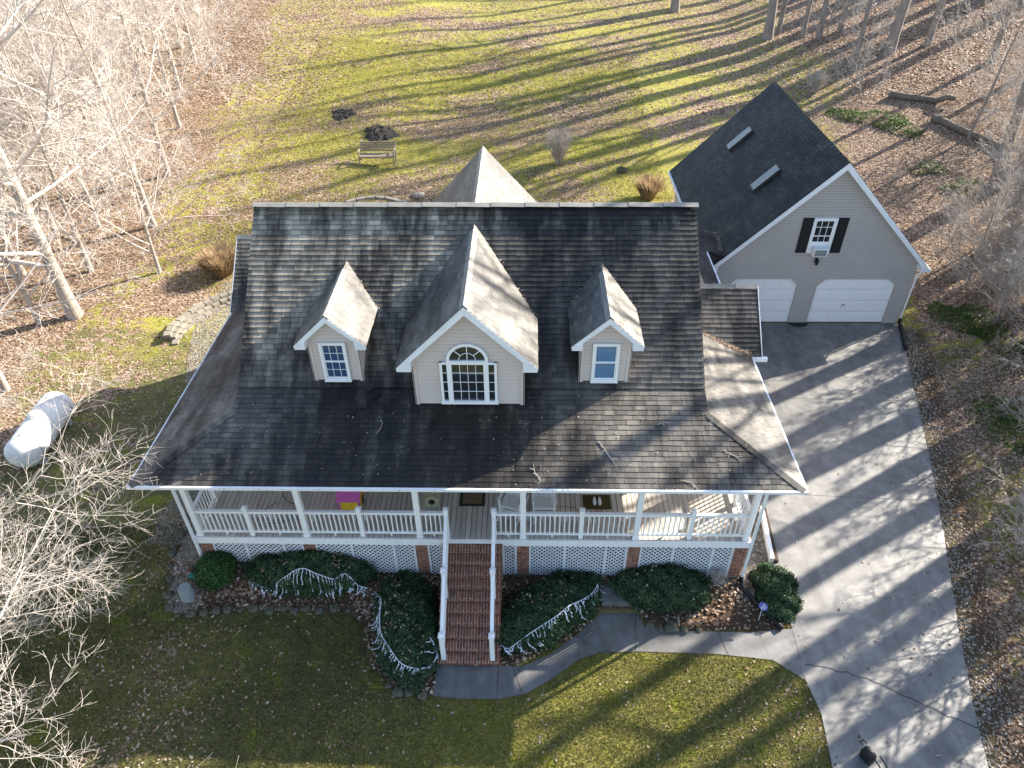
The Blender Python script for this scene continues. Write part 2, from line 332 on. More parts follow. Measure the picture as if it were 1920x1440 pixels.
def leafdens(x, y):
    "how thickly fallen leaves lie"
    n1 = fbm(x, y, .22, 3); n2 = fbm(x, y, .8, 5)
    wood_r = ss(17.0, 20.0, x-.12*(y-20)+n1*2)*ss(9, 13, y)
    bank_r = ss(-.1, .7, x-redge(y))*np.clip(.80+.22*n2, 0, .98)*ss(14, 11, y)
    slope_r = ss(4, 13, x+n1*3-.1*(y-20))*ss(11, 15, y)*.62
    far = ss(46, 62, y+x*.45+n1*4)*.6
    lf = ss(-12.5, -17, x+n1*1.5-.12*np.clip(y-15, 0, 60)*-1*.9)*ss(-5, 3, y)*.85
    lfn = ss(-9.5, -14, x+n2)*ss(-1, 5, y)*.6
    lawn = .47+.28*n2+.18*n1
    nearhouse = .60*ss(27, 20, y+n1*2)*ss(12, 15, y)
    d = np.maximum.reduce([wood_r*.95, bank_r, slope_r, lf, lfn, far*(y > 12)])
    d = np.maximum(d, np.where(y > 12, np.maximum(lawn, nearhouse), 0))
    fr = .04+.26*ss(6.6, 8.3, x)+.08*ss(2, 7, x)*ss(-.2, .6, n2)+.06*ss(1, -2, x)+.38*ss(-3.8, -8, x)*ss(-.4, .4, fbm(x, y, 1.1, 7)+.2)+.12*ss(.6, 1.1, fbm(x, y, 1.3, 8)+.3)
    return np.clip(np.where(y <= 12, np.maximum(d, fr), d), 0, 1)
xs = np.concatenate([np.array([-900, -500, -300, -180, -120, -90, -70]), np.arange(-58, -20, 1.2), np.arange(-20, 20, .2), np.arange(20, 50, 1.), np.array([55, 65, 80, 110, 160, 260, 450, 900])])
ys = np.concatenate([np.array([-400, -200, -100, -60, -40, -30]), np.arange(-24, -9, 1.), np.arange(-9, 20, .2), np.arange(20, 66, .8), np.array([70, 78, 90, 110, 140, 200, 320, 600, 1000])])
X, Y = np.meshgrid(xs, ys); Zg = hz(X, Y)
under = inpoly(X, Y, DRIVE) | inpoly(X, Y, WALK)
Zg = np.where(under, np.minimum(Zg, -.012), Zg)
V = np.stack([X.ravel(), Y.ravel(), Zg.ravel()], 1); nx = len(xs); ny = len(ys)
i = np.arange(nx-1)[None, :]+np.arange(ny-1)[:, None]*nx
F = np.stack([i, i+1, i+1+nx, i+nx], -1).reshape(-1, 4)
ground = np_mesh('ground', V, F, ['ground'], smooth=True); tag(ground, kind='structure')
zone = np.zeros((len(V), 4), np.float32); xf, yf_ = V[:, 0], V[:, 1]
zone[:, 0] = leafdens(xf, yf_)*.88
bedm = np.maximum(inpoly(xf, yf_, BED).astype(float), ss(1.3, .7, xf-redge(yf_))*(xf > redge(yf_)-.3)*(yf_ < 12.5)*.85+ss(.35, .15, np.abs(xf-8.3))*(yf_ < 3)*(yf_ > -6)*.6); zone[:, 1] = np.clip(bedm, 0, 1)
zone[:, 2] = np.where(yf_ > 11, .92, np.where(xf > 11, .25, (.08+.52*ss(-3, 3.5, xf+.6*fbm(xf, yf_, .8, 6))))); zone[:, 2] += .28*fbm(xf, yf_, .45, 9); zone[:, 3] = 1  # grass colour plus painted sun: back and front-right lawn yellower and lighter
ca = ground.data.color_attributes.new('zone', 'FLOAT_COLOR', 'POINT'); ca.data.foreach_set('color', zone.ravel())
def sheet(name, poly, z, th, m, parent=None, **k):
    b = MB(); b.prism([(x, y, z-th) for x, y in poly], (0, 0, th)); return b.build(name, m, parent, **k)
drive = sheet('driveway', DRIVE, .02, .14, 'drive'); tag(drive, kind='structure')
walk = sheet('front_walk', WALK, .015, .13, 'walk'); tag(walk, kind='structure')
b = MB(); b.box(3.45, 4.36, -.80, -.03, -.1, .30); b.build('step_pad', 'walk', None, loc=(3.9, -.4, 0), label='raised concrete pad between two hedges below the lattice', cat='concrete pad')
def strip(pts, w, z=.024, jit=0.):
    b = MB()
    for a, c in zip(pts[:-1], pts[1:]):
        a = Vector((*a, z)); c = Vector((*c, z)); d = (c-a).normalized(); nrm = Vector((-d.y, d.x, 0))*w/2
        b.quad(a-nrm-d*.005, c-nrm+d*.005, c+nrm+d*.005, a+nrm-d*.005)
    return b
rr_ = random.Random(3)
for k, (p, q, w_) in enumerate([((8.35, -2.35), (11.95, -3.75), .022), ((8.5, 3.4), (14.1, 3.1), .012), ((8.4, 8.1), (15.3, 7.9), .010), ((8.45, -1.2), (8.15, 1.4), .014)]):
    n = 26; pts = []
    for s_ in range(n+1):
        u_ = s_/n; off_ = rr_.uniform(-.035, .035) if w_ > .015 else rr_.uniform(-.004, .004)
        pts.append((p[0]+(q[0]-p[0])*u_, p[1]+(q[1]-p[1])*u_+off_+(.16*math.sin(u_*5) if w_ > .015 else 0)))
    strip(pts, w_).build('crack' if w_ > .015 else 'joint', 'joint', drive)
for p, q in [((.75, -2.5), (.75, -3.36)), ((1.1, -2.5), (1.35, -3.2)), ((2.75, -1.62), (3.3, -2.1)), ((4.35, -.85), (4.2, -2.06)), ((6.4, -1.48), (6.5, -2.1)), ((3.38, -.98), (4.42, -1.02))]:
    strip([p, q], .014, .019).build('joint', 'joint', walk)

# ------------------------------------------------------------------ roofing and siding builders
def shingles(b, o, u, v, L, xr, e=.142, rng=random, th=.016, wmin=.2, wmax=.34, base=True):
    o = Vector(o); u = Vector(u); v = Vector(v); n = u.cross(v).normalized()
    nc = int(math.ceil(L/e))
    for i in range(nc):
        t0 = i*e; t1 = min(t0+e+.012, L+.004); a0, b0 = xr(t0); a1, b1 = xr(min(t1, L))
        lo, hi = min(a0, a1), max(b0, b1)
        if hi-lo < .02: continue
        x = lo-rng.uniform(0, .2)
        while x < hi:
            w_ = rng.uniform(wmin, wmax); xa, xb = x, x+w_; x = xb+.009
            q = [max(xa, a0), min(xb, b0), min(xb, b1), max(xa, a1)]
            if q[1]-q[0] < .005 and q[2]-q[3] < .005: continue
            if q[1] < q[0]: q[1] = q[0]
            if q[2] < q[3]: q[2] = q[3]
            h = th*rng.uniform(.92, 1.12); dt = rng.uniform(-.009, .009)
            A = o+u*q[0]+v*(t0+dt)+n*h; B = o+u*q[1]+v*(t0+dt)+n*h; Cc = o+u*q[2]+v*t1+n*.003; D = o+u*q[3]+v*t1+n*.003
            b.add([A, B, Cc, D, A-n*h*1.3, B-n*h*1.3], [(0, 1, 2, 3), (4, 0, 3), (5, 2, 1)]); b.add([A-n*h*1.3-v*.004, B-n*h*1.3-v*.004, B, A], [(0, 1, 2, 3)], 1)
def ridgecap(b, p0, p1, d1, d2, w=.15, e=.15, lift=.02):
    p0 = Vector(p0); p1 = Vector(p1); L = (p1-p0).length; d = (p1-p0)/L; d1 = Vector(d1).normalized(); d2 = Vector(d2).normalized()
    n = (-(d1+d2)).normalized(); k = int(L/e)
    for i in range(k):
        a = p0+d*(i*L/k)+n*(lift+.014); c = p0+d*((i+1)*L/k+.02)+n*(lift)
        b.add([a, c, c+d1*w, a+d1*w, c+d2*w, a+d2*w, a-n*.02, a+d1*w-n*.02, a+d2*w-n*.02],
              [(0, 1, 2, 3), (0, 5, 4, 1), (0, 3, 7, 6), (0, 6, 8, 5)])
def slab(b, pts, th=.12, mi=0, drop=.006):
    P = [Vector(p)-Vector((0, 0, drop)) for p in pts]; b.prism([p-Vector((0, 0, th)) for p in P], (0, 0, th), mi)
def siding(b, o, u, n, z0, z1, ranges, lap=.112, mi=0):
    o = Vector(o); u = Vector(u); n = Vector(n); k = int(math.ceil((z1-z0)/lap))
    for i in range(k):
        za = z0+i*lap; zb = min(za+lap, z1); zm = (za+zb)/2
        for a, c in ranges(zm):
            if c-a < .01: continue
            p = lambda x, z, d: o+u*x+n*d+Vector((0, 0, z))
            zs = zb-.016; ds = .001+.019*.016/lap
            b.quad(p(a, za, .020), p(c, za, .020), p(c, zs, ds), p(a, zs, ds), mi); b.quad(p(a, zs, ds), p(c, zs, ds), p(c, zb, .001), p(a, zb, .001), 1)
            b.quad(p(a, za, 0), p(c, za, 0), p(c, za, .020), p(a, za, .020), mi)
def gable_range(xc, hw, ze, sl, extra=.05):
    def f(z):
        w_ = hw if z < ze else hw-(z-ze)/sl+extra
        return [(xc-min(w_, hw), xc+min(w_, hw))] if w_ > 0 else []
    return f
def porkchop(b, xc, hw, hwall, ze, zp, y0, y1, w_=.2, mi=0):
    "white gable board with boxed eave returns, solid back to the wall"
    sl_ = (zp-ze)/hw
    for s in (-1, 1):
        zi = zp-sl_*hwall
        pts = [(xc, zp), (xc+s*hw, ze), (xc+s*(hw-.015), ze-.10), (xc+s*hwall, ze-.10), (xc+s*hwall, zi-w_*1.05), (xc, zp-w_*1.3)]
        if s > 0: pts = pts[::-1]
        b.prism([(x, y0, z) for x, z in pts], (0, y1-y0, 0), mi)

# ------------------------------------------------------------------ the house
house = thing('farmhouse', (0, 4, .3), 'beige farmhouse with dark shingle roof, three front dormers and white wraparound porch', 'house')
ZD = 1.85; EY, EZ, EX = -.61, 4.38, 7.84; PS = .325; KY, KZ = 2.0, EZ+.325*2.65; RY, RZ = 5.8, 8.44; MS = (RZ-KZ)/(RY-KY); RX = 5.9; WX = 5.5
def n2(a, b): l = math.hypot(a, b); return a/l, b/l
rg = random.Random(21)
# porch roof
b = MB(); c_, s_ = n2(1, PS); L = math.hypot(1.9, 1.9*PS); L2 = math.hypot(2.65, 2.65*PS)
shingles(b, (0, EY, EZ), (1, 0, 0), (0, c_, s_), L2, lambda t: (-(EX-t*c_), EX-t*c_) if t <= L else (-RX, RX), rng=rg)
zapex = EZ+PS*1.94
def yv(t): return t*c_*PS/.836
L3 = math.hypot(2.3, 2.3*PS)
shingles(b, (EX, 0, EZ), (0, 1, 0), (-c_, 0, s_), L3, lambda t: (EY+t*c_, 4.6+yv(t)), rng=rg)
shingles(b, (-EX, 0, EZ), (0, -1, 0), (c_, 0, s_), L3, lambda t: (-(6.9+yv(t)), -(EY+t*c_)), rng=rg)
zi = EZ+PS*2.3
slab(b, [(-EX, EY, EZ), (EX, EY, EZ), (RX, EY+1.94, zapex), (RX, KY, KZ), (-RX, KY, KZ), (-RX, EY+1.94, zapex)])
slab(b, [(EX, EY, EZ), (EX, 4.6, EZ), (EX-2.3, 4.6+2.3*PS/.836, zi), (EX-2.3, EY+2.3, zi)])
slab(b, [(-EX, EY, EZ), (-EX+2.3, EY+2.3, zi), (-EX+2.3, 6.9+2.3*PS/.836, zi), (-EX, 6.9, EZ)])
proof = b.build('porch_roof', 'shingle', house)
for s in (-1, 1):
    b = MB(); dv = Vector((-s, 1, PS)).normalized()
    dn1 = Vector((0, -1, -PS)); dn2 = Vector((s, 0, -PS))
    # cap pieces lie along the hip
    p0 = Vector((s*EX, EY, EZ)); p1 = Vector((s*(RX+.02), EY+1.93, zapex)); d = (p1-p0).normalized()
    w1 = (dn1-d*dn1.dot(d)).normalized(); w2 = (dn2-d*dn2.dot(d)).normalized()
    ridgecap(b, p0, p1, w1, w2, .15, .15, .02); b.build('hip_cap', 'shingle', proof)
# main roof
b = MB(); mc, ms = n2(1, MS); LM = math.hypot(RY-KY, RZ-KZ)
shingles(b, (0, KY, KZ+.004), (1, 0, 0), (0, mc, ms), LM, lambda t: (-RX, RX), rng=rg, th=.023)
shingles(b, (0, 2*RY-KY+.4, KZ-.4*MS), (-1, 0, 0), (0, -mc, ms), LM+math.hypot(.4, .4*MS), lambda t: (-RX, RX), e=.28, rng=rg)
slab(b, [(-RX, KY, KZ), (RX, KY, KZ), (RX, RY, RZ), (-RX, RY, RZ)], .14)
slab(b, [(-RX, RY, RZ), (RX, RY, RZ), (RX, 2*RY-KY+.4, KZ-.4*MS), (-RX, 2*RY-KY+.4, KZ-.4*MS)], .14)
mroof = b.build('main_roof', 'shingle', house)
b = MB(); ridgecap(b, (-RX-.02, RY, RZ), (RX+.02, RY, RZ), (0, -1, -.42), (0, 1, -.42), .15, .9, .075); b.build('ridge_cap', 'ridge', mroof)
for s in (-1, 1):
    b = MB()
    for a, c in (((KY-.72, KZ-.72*PS), (KY, KZ)), ((KY, KZ), (RY, RZ)), ((RY, RZ), (2*RY-KY+.4, KZ-.4*MS))):
        b.bar((s*(RX-.03), a[0], a[1]-.12), (s*(RX-.03), c[0], c[1]-.12), .02, .16)
    b.build('rake_board', 'trim', mroof)
# walls and foundation
b = MB(); b.box(-WX, WX, 2.4, 9.2, 1.6, 4.9); 
b.prism([(-WX, 2.4, 4.9), (-WX, 9.2, 4.9), (-WX, RY, RZ-.18)], (2*WX, 0, 0))
for s in (-1, 1): siding(b, (s*WX, 0, 0), (0, s, 0), (s, 0, 0), 1.7, 8.1, lambda z, s=s: [tuple(sorted((s*2.4, s*9.2)))] if z < 4.9 else [tuple(sorted((s*(RY-(RZ-.2-z)/MS), s*(RY+(RZ-.2-z)/MS))))])
siding(b, (0, 2.4, 0), (1, 0, 0), (0, -1, 0), 1.86, 4.3, lambda z: [(-WX, WX)])
b.build('wall', 'siding', house)
b = MB(); b.box(-WX+.02, WX-.02, 2.45, 9.15, -.3, 1.6); b.build('foundation', 'brick', house)
# side wings and link to the garage
def wing(x0, x1, xe, ye, yr, ze, zr, nm):
    b = MB(); sl2 = (zr-ze)/(yr-ye); cc, s2 = n2(1, sl2); LL = math.hypot(yr-ye, zr-ze)
    if nm > 0: xr = lambda t: (max(x0, EX-(t*s2)/PS) if t*s2/PS < EX-x0 else x0, x1)
    else: xr = lambda t: (x0, min(x1, -EX+(t*s2)/PS))
    shingles(b, (0, ye, ze), (1, 0, 0), (0, cc, s2), LL, xr, rng=rg, th=.02)
    shingles(b, (0, 2*yr-ye, ze), (-1, 0, 0), (0, -cc, s2), LL, lambda t: (-x1, -x0), rng=rg, e=.2)
    slab(b, [(x0, ye, ze), (x1, ye, ze), (x1, yr, zr), (x0, yr, zr)], .12); slab(b, [(x0, yr, zr), (x1, yr, zr), (x1, 2*yr-ye, ze), (x0, 2*yr-ye, ze)], .12)
    o = b.build('wing_roof', 'shingle', house)
    b = MB(); ridgecap(b, (x0, yr, zr), (x1+.01, yr, zr), (0, -1, -sl2), (0, 1, -sl2), .15, .6, .02); b.build('ridge_cap', 'ridge', o)
    b = MB(); xo = x1 if nm > 0 else x0
    b.bar((xo+nm*.012, ye, ze-.07), (xo+nm*.012, yr, zr-.07), .025, .15); b.build('rake_board', 'trim', o); b = MB(); b.bar((xo+nm*.012, yr, zr-.07), (xo+nm*.012, 2*yr-ye, ze-.07), .025, .15); b.build('rake_board', 'trim', o)
    b = MB(); xw = xe
    b.prism([(xw, ye+.35, -.3), (xw, 2*yr-ye-.35, -.3), (xw, 2*yr-ye-.35, ze), (xw, yr, zr-.2), (xw, ye+.35, ze)], ((WX*nm)-xw, 0, 0)); b.build('wing_wall', 'siding', house)
wing(5.55, 8.15, 7.8, 4.6, 6.25, 4.38, 5.77, 1)
wing(-7.92, -5.55, -7.55, 6.9, 8.85, 4.38, 6.02, -1)
b = MB(); cs, sn = n2(1, .325)
shingles(b, (8.24, 0, 3.5), (0, 1, 0), (-cs, 0, sn), 3.2, lambda t: (7.5, 14.2), rng=rg, e=.16)
shingles(b, (9.02, 0, 3.25), (0, 1, 0), (-cs, 0, sn), .82, lambda t: (12.62, 14.2), rng=rg, e=.16)
slab(b, [(8.24, 7.5, 3.5), (8.24, 12.62, 3.5), (9.02, 12.62, 3.247), (9.02, 14.2, 3.247), (5.3, 14.2, 4.455), (5.3, 7.5, 4.455)], .1)
b.build('link_roof', 'shingle_dark', house)
b = MB(); b.bar((8.27, 7.6, 3.42), (8.27, 12.6, 3.42), .09, .12); b.build('gutter', 'trim', house)
b = MB(); b.box(5.3, 7.95, 7.6, 14, -.3, 3.3); b.build('link_wall', 'siding_g', house)
# rear ell
ec, ey1, ezr, esl, ehw = -.1, 12.1, 7.72, 1.08, 2.75
b = MB(); ecs, esn = n2(1, esl); LE = math.hypot(ehw, ehw*esl); eze = ezr-ehw*esl
shingles(b, (ec+ehw, 0, eze), (0, 1, 0), (-ecs, 0, esn), LE, lambda t: (6.2, ey1), rng=rg)
shingles(b, (ec-ehw, 0, eze), (0, -1, 0), (ecs, 0, esn), LE, lambda t: (-ey1, -6.2), rng=rg)
slab(b, [(ec, 6.2, ezr), (ec, ey1, ezr), (ec-ehw, ey1, eze), (ec-ehw, 6.2, eze)]); slab(b, [(ec, 6.2, ezr), (ec+ehw, 6.2, eze), (ec+ehw, ey1, eze), (ec, ey1, ezr)])
rroof = b.build('rear_roof', 'shingle_clean', house)
b = MB(); ridgecap(b, (ec, 7.0, ezr), (ec, ey1, ezr), (-1, 0, -esl), (1, 0, -esl), .17, .9, .025); b.build('ridge_cap', 'ridge', rroof)
for s in (-1, 1): b = MB(); b.bar((ec+s*(ehw+.03), 8.8, eze-.06), (ec+s*(ehw+.03), ey1, eze-.06), .09, .11); b.build('gutter', 'trim', rroof)
b = MB(); b.prism([(ec-2.4, 9.2, -.3), (ec+2.4, 9.2, -.3), (ec+2.4, 9.2, eze+.2), (ec, 9.2, ezr-.2), (ec-2.4, 9.2, eze+.2)], (0, ey1-9.5, 0)); b.build('rear_wall', 'siding', house)

# windows -------------------------------------------------------
def frame_rect(b, x0, x1, z0, z1, y, w_=.05, d=.05, mi=0):
    b.box(x0, x1, y-d, y, z0, z0+w_, mi); b.box(x0, x1, y-d, y, z1-w_, z1, mi)
    b.box(x0, x0+w_, y-d, y, z0+w_, z1-w_, mi); b.box(x1-w_, x1, y-d, y, z0+w_, z1-w_, mi)
def sash_window(parent, x0, x1, z0, z1, y, glass, grid=(3, 2), nm='window', curtain=False):
    b = MB(); frame_rect(b, x0, x1, z0, z1, y, .06, .06); b.box(x0-.01, x1+.01, y-.08, y, z0-.03, z0+.02)
    b.build('window_frame', 'white', parent)
    b = MB(); zm = (z0+z1)/2; ix0, ix1 = x0+.06, x1-.06
    frame_rect(b, ix0, ix1, zm-.02, z1-.06, y-.005, .03, .03); frame_rect(b, ix0, ix1, z0+.06, zm+.02, y+.01, .03, .03)
    if grid:
        for za, zb, yy in ((zm, z1-.08, y-.012), (z0+.08, zm-.02, y+.002)):
            for k in range(1, grid[0]): x = ix0+(ix1-ix0)*k/grid[0]; b.box(x-.006, x+.006, yy-.012, yy, za, zb)
            for k in range(1, grid[1]): z = za+(zb-za)*k/grid[1]; b.box(ix0+.03, ix1-.03, yy-.0125, yy-.0005, z-.006, z+.006)
    b.build('sash', 'white', parent)
    b = MB(); b.box(ix0+.01, ix1-.01, y-.006, y+.002, z0+.07, z1-.07); b.build('window_pane', glass, parent)
def dormer(xc, yf, yo, hwf, hwo, zb, zeave, zpk, kind):
    o = MB(); wz = zeave
    slp = (zpk-zeave)/hwo; ztopw = zpk-slp*hwf
    # front wall and cheeks
    f_ = gable_range(xc, hwf, ztopw-.12, slp)
    siding(o, (0, yf, 0), (1, 0, 0), (0, -1, 0), zb, zpk-.2, f_, .105)
    for s in (-1, 1):
        yb = lambda z: max(yf+.01, KY+(z-KZ)/MS)
        siding(o, (xc+s*hwf, 0, 0), (0, s, 0), (s, 0, 0), zb, ztopw, lambda z, s=s: [tuple(sorted((s*yf, s*(yb(z)+.15))))], .105)
        o.box(min(xc+s*hwf, xc+s*(hwf-.07)), max(xc+s*hwf, xc+s*(hwf-.07)), yf-.03, yf-.021, zb, ztopw-.1)
        o.box(min(xc+s*(hwf+.021), xc+s*(hwf+.03)), max(xc+s*(hwf+.021), xc+s*(hwf+.03)), yf-.03, yf+.07, zb, ztopw-.1)
    o.box(xc-hwf+.01, xc+hwf-.01, yf+.002, yf+.03, zb-.1, ztopw-.12)
    o.prism([(xc-hwf, yf+.002, ztopw-.12), (xc+hwf, yf+.002, ztopw-.12), (xc, yf+.002, zpk-.15)], (0, .03, 0))
    d = o.build('dormer', 'siding', house)
    o = MB(); dc, ds = n2(1, slp); LD = math.hypot(hwo, zpk-zeave)
    yb2 = lambda t: KY+(zeave+t*ds-KZ)/MS+.02
    shingles(o, (xc+hwo, 0, zeave), (0, 1, 0), (-dc, 0, ds), LD, lambda t: (yo, yb2(t)), rng=rg, th=.012)
    shingles(o, (xc-hwo, 0, zeave), (0, -1, 0), (dc, 0, ds), LD, lambda t: (-yb2(t), -yo), rng=rg, th=.018)
    for s in (-1, 1):
        P = [(xc+s*hwo, yo+.05, zeave), (xc+s*hwo, yb2(0), zeave), (xc, yb2(LD), zpk), (xc, yo+.05, zpk)]
        slab(o, P if s > 0 else P[::-1], .1)
    o.build('dormer_roof', 'shingle_clean', d)
    o = MB(); yend = yb2(LD)-.9*(.6 if hwo < 1.2 else .5); ridgecap(o, (xc, yo-.01, zpk), (xc, yend, zpk), (-1, 0, -slp), (1, 0, -slp), .15, .5, .035); o.build('ridge_cap', 'ridge', d)
    o = MB(); porkchop(o, xc, hwo, hwf, zeave-.006, zpk-.006, yo-.012, yf-.002, .13 if hwo < 1.2 else .17); o.build('gable_trim', 'trim', d)
    return d
d = dormer(.02, 1.57, 1.27, 1.32, 1.67, 5.02, 6.42, 8.12, 'big')
# Palladian window of the middle dormer
y = 1.545; b = MB(); X0, X1, A, B = -.66, .71, -.42, .44; ZB, ZM, ZT = 5.18, 6.42, 6.90
b.box(X0-.02, X1+.02, y-.07, y, ZB-.03, ZB+.06)
for a, c in ((X0, X0+.06), (A-.07, A+.05), (B-.05, B+.07), (X1-.06, X1)): b.box(a, c, y-.055, y, ZB+.06, ZM)
b.box(X0, X1, y-.06, y, ZM-.055, ZM+.0); b.box(A-.07, B+.07, y-.062, y, ZM, ZM+.05)
cx = (A+B)/2; R_ = (B-A)/2+.07
for k in range(20):
    q0, q1 = math.pi*k/20, math.pi*(k+1)/20; P = lambda r, q: (cx+r*math.cos(q), y, ZM+.05+r*math.sin(q)*.98)
    b.prism([P(R_-.075, q0), P(R_, q0), P(R_, q1), P(R_-.075, q1)], (0, -.055, 0))
b.build('window_frame', 'white', d)
b = MB(); yy = y-.02
for k in range(1, 4): x = A+.05+(B-A-.1)*k/4; b.box(x-.006, x+.006, yy, yy+.015, ZB+.06, ZM-.05)
for k in range(1, 4):
    z = ZB+.06+(ZM-ZB-.11)*k/4
    for a, c in ((X0+.06, A-.07), (A+.05, B-.05), (B+.07, X1-.06)): b.box(a, c, yy-.001, yy+.014, z-.006, z+.006)
b.box(cx-.009, cx+.009, yy, yy+.015, ZM+.05, ZM+.05+R_-.08)
for q in (math.radians(42), math.radians(138)): b.bar((cx+.2*math.cos(q), yy, ZM+.05+.2*math.sin(q)), (cx+(R_-.07)*math.cos(q), yy, ZM+.05+(R_-.07)*math.sin(q)), .018, .015, (0, 1, 0))
b.tube([(cx+.2*math.cos(math.pi*k/12), yy, ZM+.055+.2*math.sin(math.pi*k/12)) for k in range(13)], .009, 5)
b.build('muntin', 'white', d)
b = MB(); b.box(X0+.05, X1-.05, y-.004, y+.002, ZB+.05, ZM-.04); b.prism([(cx+(R_-.06)*math.cos(math.pi*k/16), y-.004, ZM+.04+(R_-.06)*math.sin(math.pi*k/16)) for k in range(17)], (0, .006, 0))
b.build('window_pane', 'glass', d)
d = dormer(-3.32, 2.15, 1.9, .6, .88, 5.3, 6.6, 7.44, 'small'); sash_window(d, -3.66, -3.0, 5.42, 6.57, 2.12, 'glass_d')
d = dormer(3.36, 2.15, 1.9, .6, .87, 5.3, 6.6, 7.42, 'small'); sash_window(d, 3.03, 3.69, 5.42, 6.57, 2.12, 'glass_b', None)

# ------------------------------------------------------------------ porch
b = MB(); x = -7.16
while x < 7.16:
    b.box(x, min(x+.127, 7.17), -.02, 2.4, ZD-.03, ZD); x += .14
for s in (-1, 1):
    x = 5.5
    while x < 7.16: xa, xb = sorted((s*x, s*min(x+.135, 7.17))); b.box(xa, xb, 2.404, 4.9 if s > 0 else 7.2, ZD-.03, ZD); x += .139
b.build('porch_deck', 'deck', house)
b = MB(); b.box(-7.2, -.78, -.06, -.022, 1.62, 1.84); b.box(.82, 7.2, -.06, -.022, 1.62, 1.84); b.box(-.78, .82, -.05, -.022, 1.69, 1.84)
b.box(-7.24, -7.2, -.06, 7.2, 1.62, 1.84); b.box(7.2, 7.24, -.06, 4.9, 1.62, 1.84); b.build('deck_fascia', 'white', house)
b = MB(); b.box(-7.7, 7.7, -.56, 2.38, 4.22, 4.27); b.box(-7.7, -5.52, 2.38, 6.9, 4.22, 4.27); b.box(5.52, 7.7, 2.38, 4.9, 4.22, 4.27)
b.box(-7.2, 7.2, -.02, .14, 4.05, 4.22); b.box(-7.2, -7.04, .14, 7.0, 4.05, 4.22); b.box(7.04, 7.2, .14, 4.8, 4.05, 4.22)
b.build('porch_ceiling', 'white', house)
b = MB(); g = .05
b.box(-EX-g, EX+g, EY-.075, EY-.012, EZ-.07, EZ+.004); b.box(EX, EX+.06, EY+.01, 4.5, EZ-.08, EZ-.010); b.box(-EX-.06, -EX, EY+.01, 6.85, EZ-.08, EZ-.010)
b.box(7.86, 8.3, 4.5, 4.6, 4.25, 4.37)
b.build('gutter', 'trim', house)
POSTS = [-7.1, -4.29, -1.33, 1.35, 4.26, 7.1]
for x in POSTS:
    b = MB(); b.box(x-.07, x+.07, -.0, .14, ZD, 4.08); b.box(x-.085, x+.085, -.015, .155, ZD, ZD+.1); b.box(x-.085, x+.085, -.015, .155, 3.97, 4.06)
    b.build('porch_post', 'white', house)
for s in (-1, 1):
    b = MB(); b.box(min(s*7.03, s*7.17), max(s*7.03, s*7.17), 2.35, 2.49, ZD, 4.08); b.build('porch_post', 'white', house)
def baluster(parent, x0, y0, x1, y1, z0, z1, w_=.032):
    b = MB(); b.bar((x0, y0, z0), (x1, y1, z1), w_, w_); b.build('baluster', 'white', parent)
def railing(p, q):
    p = Vector((*p, 0)); q = Vector((*q, 0)); d = (q-p); L_ = d.length; d /= L_
    b = MB(); up = Vector((0, 0, 1))
    b.bar(p+up*2.745, q+up*2.745, .085, .04); b.bar(p+up*2.695, q+up*2.695, .04, .06); r_ = b.build('porch_railing', 'white', house)
    b = MB(); b.bar(p+up*1.975, q+up*1.975, .05, .06); m_ = (p+q)/2; b.bar(m_+up*ZD, m_+up*1.95, .04, .04); b.build('bottom_rail', 'white', r_)
    n = max(2, int(round(L_/.127)))
    for k in range(1, n):
        c = p+d*(L_*k/n); baluster(r_, c.x, c.y, c.x, c.y, 2.0, 2.7)
def newel(x, y, z0, z1):
    b = MB(); b.box(x-.055, x+.055, y-.055, y+.055, z0, z1); b.box(x-.075, x+.075, y-.075, y+.075, z1, z1+.035)
    b.add([(x-.06, y-.06, z1+.035), (x+.06, y-.06, z1+.035), (x+.06, y+.06, z1+.035), (x-.06, y+.06, z1+.035), (x, y, z1+.075)], [(0, 1, 4), (1, 2, 4), (2, 3, 4), (3, 0, 4)])
    b.build('newel_post', 'white', house)
stops = [-7.1, -5.72, -4.29, -2.82, -1.33, -.6, .6, 1.35, 2.84, 4.26, 5.64, 7.1]; yr_ = .07
for a, c in zip(stops[:-1], stops[1:]):
    if a == -.6: continue
    ea = .07 if a in POSTS else .055; eb = .07 if c in POSTS else .055; railing((a+ea, yr_), (c-eb, yr_))
for x in (-5.72, -2.82, 2.84, 5.64): newel(x, yr_, ZD, 2.86)
for s in (-1, 1):
    railing((s*7.1, .14), (s*7.1, 1.2)); railing((s*7.1, 1.3), (s*7.1, 2.36)); newel(s*7.1, 1.25, ZD, 2.86)
